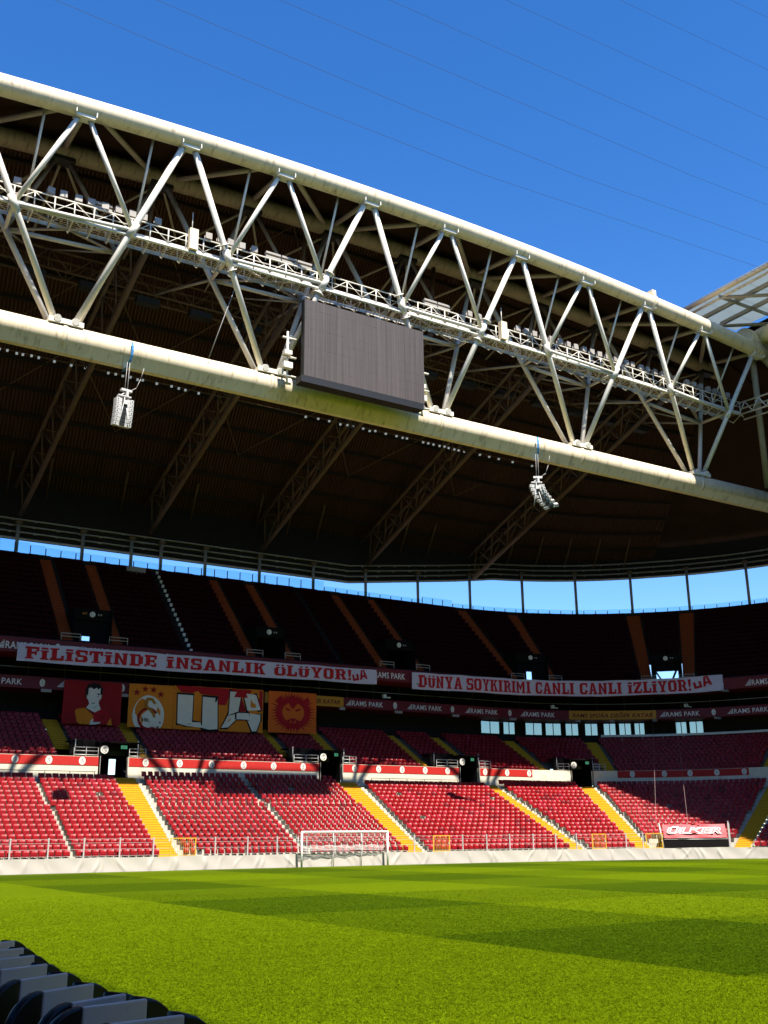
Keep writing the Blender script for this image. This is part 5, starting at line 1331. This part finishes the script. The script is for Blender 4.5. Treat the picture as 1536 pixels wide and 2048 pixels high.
# ------------------------------------------------------------------ LED screen
scr = thing('video_screen', 'big switched-off grey video screen mounted in the truss', 'screen', loc=(37, 61.4, 33.6))
sx0, sx1, sz0, sz1 = 31.85, 42.25, 33.65, 39.75
NXs, NZs = 12, 8
for i in range(NXs):
    for j in range(NZs):
        w, h = (sx1-sx0)/NXs, (sz1-sz0)/NZs; mb = MB(); x = sx0+(i+0.5)*w; z = sz0+(j+0.5)*h
        mb.box((x, 61.42+rng.uniform(-0.003, 0.003), z), (w-0.005, 0.08, h-0.005)); P(mb.build('led_panel', 'screen_face'), scr)
mb = MB(); mb.box(((sx0+sx1)/2, 61.67, (sz0+sz1)/2), (sx1-sx0+0.06, 0.40, sz1-sz0+0.06)); P(mb.build('screen_case', 'screen_frame'), scr)
mb = MB(); mb.box(((sx0+sx1)/2-0.2, 61.75, sz0-0.3), (sx1-sx0+0.1, 0.9, 0.5)); P(mb.build('lower_trough', 'screen_frame'), scr)
for x in (sx0-0.75, sx1+0.55):
    mb = MB()
    for z in (33.9, 35.4, 36.9): mb.tube((x-0.4, 62.6, z), (x+0.7, 62.6, z), 0.08, 6)
    mb.tube((x, 62.6, 33.2), (x, 62.6, 37.4), 0.08, 6); mb.box((x-0.1, 62.4, 34.6), (0.7, 0.4, 0.45)); mb.box((x-0.1, 62.4, 35.6), (0.6, 0.4, 0.3)); P(mb.build('side_rack', 'truss_white'), scr)

# ------------------------------------------------------------------ hanging loudspeakers
def line_array(lb, x, yaw, tilt, lean=0.0):
    t = thing('line_array_speaker', lb, 'loudspeaker', 'loudspeakers hanging from the truss', loc=(x, 63.4, 28.0), rz=yaw)
    for i in range(7):
        ang = R(2+tilt*i); z = 1.75-i*0.27; y = 0.012*tilt*i*i*0.3
        M = Matrix.Translation((lean*i*i*0.5+lean*i, y, z)) @ Matrix.Rotation(-lean*2.2*min(i, 4)*0.6, 4, 'Y') @ Matrix.Rotation(ang, 4, 'X')
        mb = MB(); mb.box((0, 0.22, 0), (1.22, 0.4, 0.25), mtx=M); mb.box((-0.49, -0.02, 0), (0.22, 0.08, 0.24), mtx=M); mb.box((0.49, -0.02, 0), (0.22, 0.08, 0.24), mtx=M)
        mo = mb.build('speaker_module', 'speaker_grey', t)
        mb = MB(); mb.box((-0.02, 0.0, 0), (0.34, 0.05, 0.21), mtx=M)
        for xx in (-0.5, 0.5): mb.box((xx, -0.065, 0), (0.07, 0.02, 0.07), mtx=M)
        mb.build('grille', 'speaker_black', mo)
    mb = MB(); mb.box((0, 0.2, 2.1), (0.9, 0.3, 0.08)); mb.tube((-0.3, 0.2, 2.1), (0.12, 0.2, 2.45), 0.05, 6); mb.tube((0.3, 0.2, 2.1), (0.12, 0.2, 2.45), 0.05, 6); mb.box((0.12, 0.2, 2.55), (0.75, 0.25, 0.16)); mb.box((0.15, 0.1, 2.3), (0.16, 0.2, 0.5)); mb.build('flying_frame', 'speaker_grey', t)
    mb = MB(); mb.tube((-0.05, -0.05, 1.95), (-0.35, -0.09, -0.02), 0.022, 5); mb.tube((0.12, -0.05, 1.2), (0.42, -0.09, -0.02), 0.022, 5); mb.build('tie_rod', 'lamp_white', t)
    mb = MB(); mb.box((0.02, -0.03, 1.62), (0.3, 0.12, 0.3)); mb.build('motor', 'speaker_grey', t)
    for xx in (0.02, 0.2):
        mb = MB(); mb.tube((xx, 0.2, 2.5), (xx+0.03, 0.15, 4.6), 0.02, 5); mb.build('hanging_cable', 'cable_grey', t)
    mb = MB(); pts = [(0.35, 0.2, 2.55), (0.8, 0.15, 2.9), (1.05, 0.1, 3.6), (1.2, 0.0, 4.4)]
    for a, b in zip(pts[:-1], pts[1:]): mb.tube(a, b, 0.02, 5)
    mb.build('feed_cable', 'cable_grey', t)
    for a0, a1 in ((-0.25, 0.9),):
        pass
    mb = MB(); pts = []
    for i in range(9):
        th = R(60+i*17); pts.append((0.28, 1.1-1.15*math.sin(th), ZB-28.0+1.15*math.cos(th)-0.0))
    for a, b in zip(pts[:-1], pts[1:]):
        mb.quad((a[0]-0.09, a[1], a[2]), (a[0]+0.09, a[1], a[2]), (b[0]+0.07, b[1], b[2]), (b[0]-0.07, b[1], b[2]))
    mb.build('strap', 'strap_blue', t)
    return t
line_array('grey line array loudspeaker hanging under the left end of the truss', 19.65, 0.12, 1.5)
line_array('grey curved line array loudspeaker hanging under the right part of the truss', 54.75, -0.55, 5.0, 0.05)
mb = MB(); mb.tube((27.3, 63.0, 41.0), (25.4, 63.4, 34.3), 0.03, 5); tag(mb.build('hanging_cable', 'cable_grey'), 'thin pale cable slanting down from the catwalk to the bottom tube', 'cable')

# ------------------------------------------------------------------ right-hand roof: glazed strip, chord, truss start
rr_ = thing('side_roof', 'roof of the right-hand stand with milky glazed strip and cream beams', 'roof', loc=(80, 20, 49))
for i, y in enumerate(np.arange(-30, 61.5, 2.3)):
    for k in range(3):
        x0 = 73.1+k*2.5; mb = MB()
        zz0 = 50.25-0.06*k
        mb.box((x0+1.25, y+1.15, zz0), (2.496, 2.296, 0.05)); P(mb.build('roof_panel', 'polycarbonate'), rr_)
for x, r_, z in ((73.0, 0.26, 50.2), (73.45, 0.12, 49.75)):
    mb = MB(); mb.tube((x, -30, z), (x, 61.6, z), r_, 10); P(mb.build('edge_beam', 'chord_paint'), rr_)
for x in (75.5, 78.0):
    mb = MB(); mb.box((x, 15.6, 49.98), (0.22, 92, 0.4)); P(mb.build('long_beam', 'truss_grey'), rr_)
mb = MB()
for i, y in enumerate(np.arange(-30, 60, 7.3)):
    mb.tube((73.3, y+7.3, 49.7), (80.5, y, 48.9), 0.17, 8); mb.tube((73.3, y+7.3, 49.7), (80.5, y+7.3+5, 48.9), 0.14, 8) if i < 11 else None
P(mb.build('glazing_brace', 'truss_grey'), rr_)
mb = MB()
for y in np.arange(-30, 61, 7.3):
    mb.box((76.8, y, 49.75), (7.4, 0.14, 0.3))
P(mb.build('cross_beam', 'truss_grey'), rr_)
mb = MB(); mb.path([(80.6, y, 48.3-0.0011*(y-20)**2+1.6) for y in np.linspace(-30, 60.5, 30)], 0.8, 24); P(mb.build('side_top_chord', 'chord_paint'), rr_)
mb = MB(); mb.path([(87.5, y, 49.4) for y in np.linspace(-30, 60.5, 4)], 0.7, 20); P(mb.build('side_rear_chord', 'rear_chord_paint'), rr_)
mb = MB(); mb.path([(85.8, y, ZB) for y in np.linspace(-30, 64, 4)], 1.0, 24); P(mb.build('side_bottom_chord', 'chord_paint'), rr_)
for i, y in enumerate(np.arange(-20, 60, 7.3)):
    for a, b in (((80.6, y, 48.6), (85.6, y+7.3 if i % 2 else y, ZB+0.8)), ((87.5, y, 49.2), (85.8, y if i % 2 else y+7.3, ZB+0.8)), ((80.6, y, 49.0), (87.5, y+4, 49.4))):
        mb = MB(); mb.tube(a, b, 0.24, 10); P(mb.build('side_diagonal', 'truss_grey'), rr_)
mb = MB(); mb.tube((80.4, 60.0, 47.6), (86.4, 58.6, 42.0), 0.5, 12); mb.tube((80.2, 60.1, 48.0), (85.5, 64.2, 35), 0.3, 12); P(mb.build('corner_strut', 'truss_grey'), rr_)
mb = MB(); mb.tube((78.8, 59.9, 47.8), (81.8, 60.2, 47.9), 1.1, 24); P(mb.build('corner_node', 'chord_paint'), rr_)
mb = MB()
mb.quad((80.6, 58.5, 48.6), (87, 58.5, 48.0), (87, 68, 48.6), (80.6, 68, 49.2)); mb.quad((80.6, -35, 50.6), (80.6, 66.6, 49.7), (107, 66.6, 36.5), (107, -35, 35.4))
arcp = [(CX+36*math.sin(R(a)), CY+36*math.cos(R(a)), 36.3) for a in range(35, 91, 5)]
mb.add([(80.0, 66.7, 51.2), (80.6, 65, 49.4)]+arcp, [(0, i+2, i+3) for i in range(len(arcp)-1)]+[(0, len(arcp)+1, 1)])
mb.quad((107.2, -35, 30), (107.2, 58, 30), (107.2, 58, 36), (107.2, -35, 36))
P(mb.build('side_deck', 'front_metal'), rr_)
# second catwalk, going right along the side truss
c2 = thing('catwalk', 'short stretch of lattice catwalk turning along the right-hand truss', 'catwalk', loc=(80, 60, 41))
mb = MB()
for dz in (0, 1.2): mb.tube((80.4, 62.6, 41.2+dz), (84.5, 40, 41.2+dz), 0.08, 6); mb.tube((81.8, 63.2, 41.2+dz), (86.0, 40, 41.2+dz), 0.08, 6)
P(mb.build('catwalk_rail', 'truss_white'), c2)
mb = MB()
for i in range(16):
    a = Vector((80.4, 62.6, 41.2)).lerp(Vector((84.5, 40, 41.2)), i/16); b = Vector((80.4, 62.6, 42.4)).lerp(Vector((84.5, 40, 42.4)), (i+0.5)/16); c = Vector((80.4, 62.6, 41.2)).lerp(Vector((84.5, 40, 41.2)), (i+1)/16)
    mb.tube(a, b, 0.05, 5); mb.tube(b, c, 0.05, 5)
P(mb.build('catwalk_lattice', 'truss_white'), c2)

# ------------------------------------------------------------------ the other sides of the ground, unseen, put in to block light
lf = thing('side_roof', 'unseen roof of the left-hand stand, edge set for its shadow', 'roof', loc=(-12, 20, 48))
mb = MB(); mb.quad((-2.4, -40, 50.4), (-2.4, 58.6, 50.4), (-30, 100, 34), (-30, -40, 34)); mb.quad((-2.4, -40, 50.9), (-2.4, 58.6, 50.9), (-30, 100, 34.5), (-30, -40, 34.5)); mb.quad((-2.4, -40, 50.4), (-2.4, 58.6, 50.4), (-2.4, 58.6, 50.9), (-2.4, -40, 50.9)); P(mb.build('side_deck', 'deck_metal'), lf)  # deck of the unseen left roof, put in to block light
st = MB(); st.quad((1.0, -34, 0.4), (1.0, 72, 0.4), (-24, 96, 14), (-24, -34, 14)); st.quad((-24, -34, 18), (-24, 96, 18), (-34, 100, 27), (-34, -34, 27)); st.quad((-24, -34, 13), (-24, 96, 13), (-24, 96, 18), (-24, -34, 18))
tag(st.build('unseen_left_stand', 'red_plastic_shade'), 'unseen seating bank of the left-hand stand, put in to block light', 'stand')
st = MB(); st.quad((-24, -46, 14), (1, -36, 0.4), (86, -36, 0.4), (106, -46, 14)); st.quad((-24, -46, 14), (106, -46, 14), (106, -64, 30), (-24, -64, 30))
tag(st.build('unseen_back_stand', 'red_plastic_shade'), 'unseen seating bank at the other end, put in to block light', 'stand')
rb = MB(); rb.quad((-30, -40, 50.4), (107, -40, 50.4), (107, -72, 34), (-30, -72, 34)); tag(rb.build('unseen_back_roof', 'deck_metal'), 'unseen roof over the other end, put in to block light', 'roof')
st = MB(); st.quad((90.2, -34, 8.4), (90.2, 22, 8.4), (98, 22, 12), (98, -34, 12)); st.quad((94.3, -34, 17.7), (94.3, 36, 17.7), (105, 36, 27), (105, -34, 27)); st.quad((94.3, -34, 14), (94.3, 36, 14), (94.3, 36, 17.7), (94.3, -34, 17.7)); st.quad((98, -34, 11), (98, 36, 11), (98, 36, 15), (98, -34, 15))
tag(st.build('unseen_right_stand', 'red_plastic_shade'), 'unseen far seating bank of the right-hand stand, put in to block light', 'stand')

# ------------------------------------------------------------------ tunnel canopy
w0, n0 = wall_at(wall_d(69.75, 66.6)); w1, n1 = wall_at(wall_d(74.45, 63.8)); w0 = w0+n0*0.8; w1 = w1+n1*0.8
L = (w1-w0).length; ang = math.atan2(w1.y-w0.y, w1.x-w0.x)
t = thing('tunnel_canopy', 'red tilted canopy board lettered ÜLKER over a black tunnel mouth', 'canopy', loc=(w0.x, w0.y, 0.6), rz=ang)
M = Matrix.Translation((0, 0, 1.12)) @ Matrix.Rotation(R(-22), 4, 'X')
mb = MB(); nn = 14
for i in range(nn+1):
    for j in range(5): mb.v.append(tuple(M @ Vector((0.1+(L-0.2)*i/nn, 0.03*math.sin(i*1.3)+0.04*math.sin(j*2+i), 1.2*j/4))))
for i in range(nn):
    for j in range(4): mb.f.append((i*5+j, (i+1)*5+j, (i+1)*5+j+1, i*5+j+1)); mb.sm.append(True); mb.mi.append(0)
cs = mb.build('canopy_sheet', 'canopy_red', t)
for body, bold, m_, out in (('ÜLKER', 0.055, 'print_white', -0.10), ('ÜLKER', -0.012, 'canopy_red', -0.12)):
    v, f = text_mesh(body, 0.3, bold); W_ = v[:, 0].max(); mb = MB(); lo_ = v[:, 1].min()
    x0, x1 = (0.38, L-0.55)
    if bold < 0: x0 += 0.1; x1 -= 0.1
    mb.add([tuple(M @ Vector((x0+(x1-x0)*a/W_, out, 0.36+0.52*b/0.73))) for a, b in v], f); mb.build('lettering', m_, cs)
mb = MB(); mb.tube((0.0, 0.05, 0.2), (-0.15, 0.5, 2.35), 0.07, 8); mb.build('canopy_post', 'galvanised', t)
mb = MB(); mb.box((L+0.08, 0.1, 1.15), (0.16, 0.16, 2.3)); mb.box((L+0.08, 0.1, 2.35), (0.08, 0.1, 0.25)); mb.build('canopy_post', 'galvanised', t)
mb = MB(); mb.box((L/2, 1.0, 0.55), (L-0.1, 1.8, 1.1)); mb.build('tunnel_mouth', 'black_wall', t)
mb = MB(); mb.tube((0.1, 0.08, 1.0), (L, 0.08, 1.0), 0.03, 6); mb.build('mouth_rail', 'galvanised', t)
mb = MB()
for i in range(7):
    a = 2*math.pi*i/7; mb.tube((0.52*L, 0.5, 2.2), (0.52*L+0.42*math.cos(a)+0.1, 0.42+0.1*math.sin(a*2), 2.28+0.14*math.sin(a)), 0.07, 6, r2=0.03)
mb.build('gathered_cloth', 'canopy_red', t)
for a_, b_, lb in (((70.2, 68.2, 2.7), (87.0, 83.6, 15.4), 'thin rope running from the left end of the red canopy up to the ribbon board'), ((72.3, 66.5, 2.8), (88.7, 81.95, 15.0), 'thin rope running from the bunched cloth on the canopy up to the ribbon board')):
    mb = MB(); mb.tube(a_, b_, 0.010, 5); tag(mb.build('rope', 'rope_pink'), lb, 'rope')

# ------------------------------------------------------------------ near seats at the pitch side
def near_seat(x, y, z, rz, lb):
    t = thing('pitchside_seat', lb, 'seat', 'black and grey seats at the pitch edge', loc=(x, y, z), rz=rz)
    def ext(prof, y0, y1, name, m_, bev=0.012):
        mb = MB(); k = len(prof); cx_ = sum(p[0] for p in prof)/k; cz_ = sum(p[1] for p in prof)/k
        def ring(yy, sh): return [(px+(cx_-px)*sh, yy, pz+(cz_-pz)*sh) for px, pz in prof]
        rings = [ring(y0, 0.10), ring(y0+(0.18*(y1-y0)), 0.0), ring(y1-0.18*(y1-y0), 0.0), ring(y1, 0.10)]
        vs = [p for r_ in rings for p in r_]; fs = [tuple(range(k)), tuple(range(4*k-1, 3*k-1, -1))]
        for r_ in range(3):
            for i in range(k): fs.append((r_*k+i, (r_+1)*k+i, (r_+1)*k+(i+1) % k, r_*k+(i+1) % k))
        mb.add(vs, fs, smooth=False); mb.sm = [q > 1 for q in range(len(fs))]; o = mb.build(name, m_, t)
        return o
    # side panel (thin along the row), grey
    mb = MB(); mb.box((0, 0, -0.16), (0.33, 0.028, 0.32)); mb.box((-0.1, 0.001, -0.42), (0.52, 0.022, 0.40)); o = mb.build('side_panel', 'seat_panel_grey', t)
    mod = o.modifiers.new('edge', 'BEVEL'); mod.width = 0.007; mod.segments = 2
    arc = [(-0.166-0.19*math.cos(a)*1.0+0.0, -0.20+0.20*math.sin(a)) for a in np.linspace(0, math.pi/2, 8)]
    ext(arc+[(-0.168, -0.22), (-0.34, -0.27)], -0.015, 0.045, 'backrest', 'seat_black')
    arc = [(0.166+0.19*math.cos(a), -0.20+0.20*math.sin(a)) for a in np.linspace(0, math.pi/2, 8)]
    ext(arc[::-1]+[(0.355, -0.45), (0.17, -0.45)], 0.0, 0.16, 'seat_cushion', 'seat_black')
    mb = MB(); mb.box((0.0, 0.22, -0.30), (0.36, 0.40, 0.10)); mb.build('seat_frame', 'seat_black', t)
    mb = MB(); mb.box((-0.05, 0.2, -0.62), (0.2, 0.06, 0.3)); mb.build('leg', 'seat_bracket', t)
    return t
SEATS = [(1.66, 4.50, 8), (1.695, 5.02, 14), (1.68, 5.21, 26), (1.67, 5.67, 27), (1.69, 6.20, 28), (1.715, 6.73, 25), (1.78, 7.28, 25), (1.85, 7.82, 27), (1.93, 8.4, 28)]
for i, (x, y, a) in enumerate(SEATS):
    near_seat(x, y, 1.33, R(a), 'black and grey tip-up seat at the pitch edge, %s from the bottom of the photo' % ORD[i])
mb = MB(); mb.box((1.35, 6.0, 0.30), (2.2, 14, 0.62)); mb.box((0.2, 6.0, 0.1), (1.0, 14, 0.2)); tag(mb.build('seat_platform', 'concrete_shade'), kind='structure')

# ------------------------------------------------------------------ power lines in the sky
for i, pts in enumerate([((-60, 148.5), (32, 145.7), (78, 144.1), (128, 143.9), (222, 148.5), (260, 151.5)), ((-60, 157), (50, 154.7), (110, 153.7), (156, 154.0), (226, 157.7), (260, 160)), ((0, 167), (76, 167.2), (197, 168.9), (229, 170.4), (260, 172)),
                         ((40, 179.4), (103, 180.3), (231, 183.2), (260, 184)), ((80, 195), (137, 196.7), (234, 200.8), (260, 202)), ((120, 212.8), (177, 216.1), (237, 219.8), (260, 221.2)), ((180, 235), (224, 239.1), (241, 240.7), (260, 242.5))]):
    mb = MB(); mb.path([(x, 160, z) for x, z in pts], 0.036, 6); tag(mb.build('power_cable', 'cable_dark'), 'thin dark overhead cable crossing the blue sky, %s from the bottom' % ORD[i], 'cable', 'overhead cables in the sky')

# ------------------------------------------------------------------ grass blades on the nearer turf
def grass_clump(seed):
    r_ = np.random.default_rng(seed); mb = MB()
    for k in range(16):
        a = r_.uniform(0, 2*math.pi); d = r_.uniform(0, 0.045); bx, by = d*math.cos(a), d*math.sin(a); h = r_.uniform(0.010, 0.026); ln = r_.uniform(0.5, 1.5)*h; da = r_.uniform(0, 2*math.pi)
        w = 0.0028; px_, py_ = -math.sin(da)*w, math.cos(da)*w; tx, ty = bx+ln*math.cos(da), by+ln*math.sin(da)
        mb.add([(bx-px_, by-py_, 0), (bx+px_, by+py_, 0), (bx+0.4*ln*math.cos(da)+px_*0.8, by+0.4*ln*math.sin(da)+py_*0.8, h*0.65), (bx+0.4*ln*math.cos(da)-px_*0.8, by+0.4*ln*math.sin(da)-py_*0.8, h*0.65), (tx, ty, h)], [(0, 1, 2, 3), (3, 2, 4)])
    return mb.build('grass_tuft', 'turf_blade')
tuft = grass_clump(3)
pts = []
for r0, r1 in ((4.5, 14), (14, 26), (26, 44)):
    a0, a1 = R(90-57), R(90-3); area = 0.5*(a1-a0)*(r1**2-r0**2); n_ = int(area*3000*math.exp(-max(0, r0-8)/7.5))
    rad = np.sqrt(rng.uniform(r0**2, r1**2, n_)); th = rng.uniform(a0, a1, n_); x = rad*np.cos(th); y = rad*np.sin(th)
    k = (x > 3.25) & (rng.random(n_) < np.exp(-(rad-max(r0, 8))/7.5)); pts.append(np.stack([x[k], y[k], np.zeros(k.sum())], 1))
pts = np.concatenate(pts)
me = bpy.data.meshes.new('grass'); me.vertices.add(len(pts)); me.vertices.foreach_set('co', pts.ravel().astype(np.float32)); me.update()
go = bpy.data.objects.new('grass', me); col.objects.link(go); tag(go, 'short green grass blades of the nearer turf', 'grass', kind='stuff')
ng = bpy.data.node_groups.new('grass_scatter', 'GeometryNodeTree')
ng.interface.new_socket('Geometry', in_out='INPUT', socket_type='NodeSocketGeometry'); ng.interface.new_socket('Geometry', in_out='OUTPUT', socket_type='NodeSocketGeometry')
gi = ng.nodes.new('NodeGroupInput'); gout = ng.nodes.new('NodeGroupOutput'); m2p = ng.nodes.new('GeometryNodeMeshToPoints'); iop = ng.nodes.new('GeometryNodeInstanceOnPoints'); oi = ng.nodes.new('GeometryNodeObjectInfo')
oi.inputs['Object'].default_value = tuft; oi.inputs['As Instance'].default_value = True
rv = ng.nodes.new('FunctionNodeRandomValue'); rv.data_type = 'FLOAT_VECTOR'; rv.inputs[0].default_value = (-0.1, -0.1, 0); rv.inputs[1].default_value = (0.1, 0.1, 6.283)
rs = ng.nodes.new('FunctionNodeRandomValue'); rs.data_type = 'FLOAT'; rs.inputs[2].default_value = 0.5; rs.inputs[3].default_value = 1.0; rs.inputs['Seed'].default_value = 5
ng.links.new(gi.outputs[0], m2p.inputs[0]); ng.links.new(m2p.outputs[0], iop.inputs['Points']); ng.links.new(oi.outputs['Geometry'], iop.inputs['Instance'])
ng.links.new(rv.outputs[0], iop.inputs['Rotation']); ng.links.new(rs.outputs[1], iop.inputs['Scale']); ng.links.new(iop.outputs[0], gout.inputs[0])
md = go.modifiers.new('scatter', 'NODES'); md.node_group = ng
tuft.location = (6.2, 11.0, 0); tag(tuft, 'single tuft of short grass at the near edge of the turf', 'grass', kind='stuff')
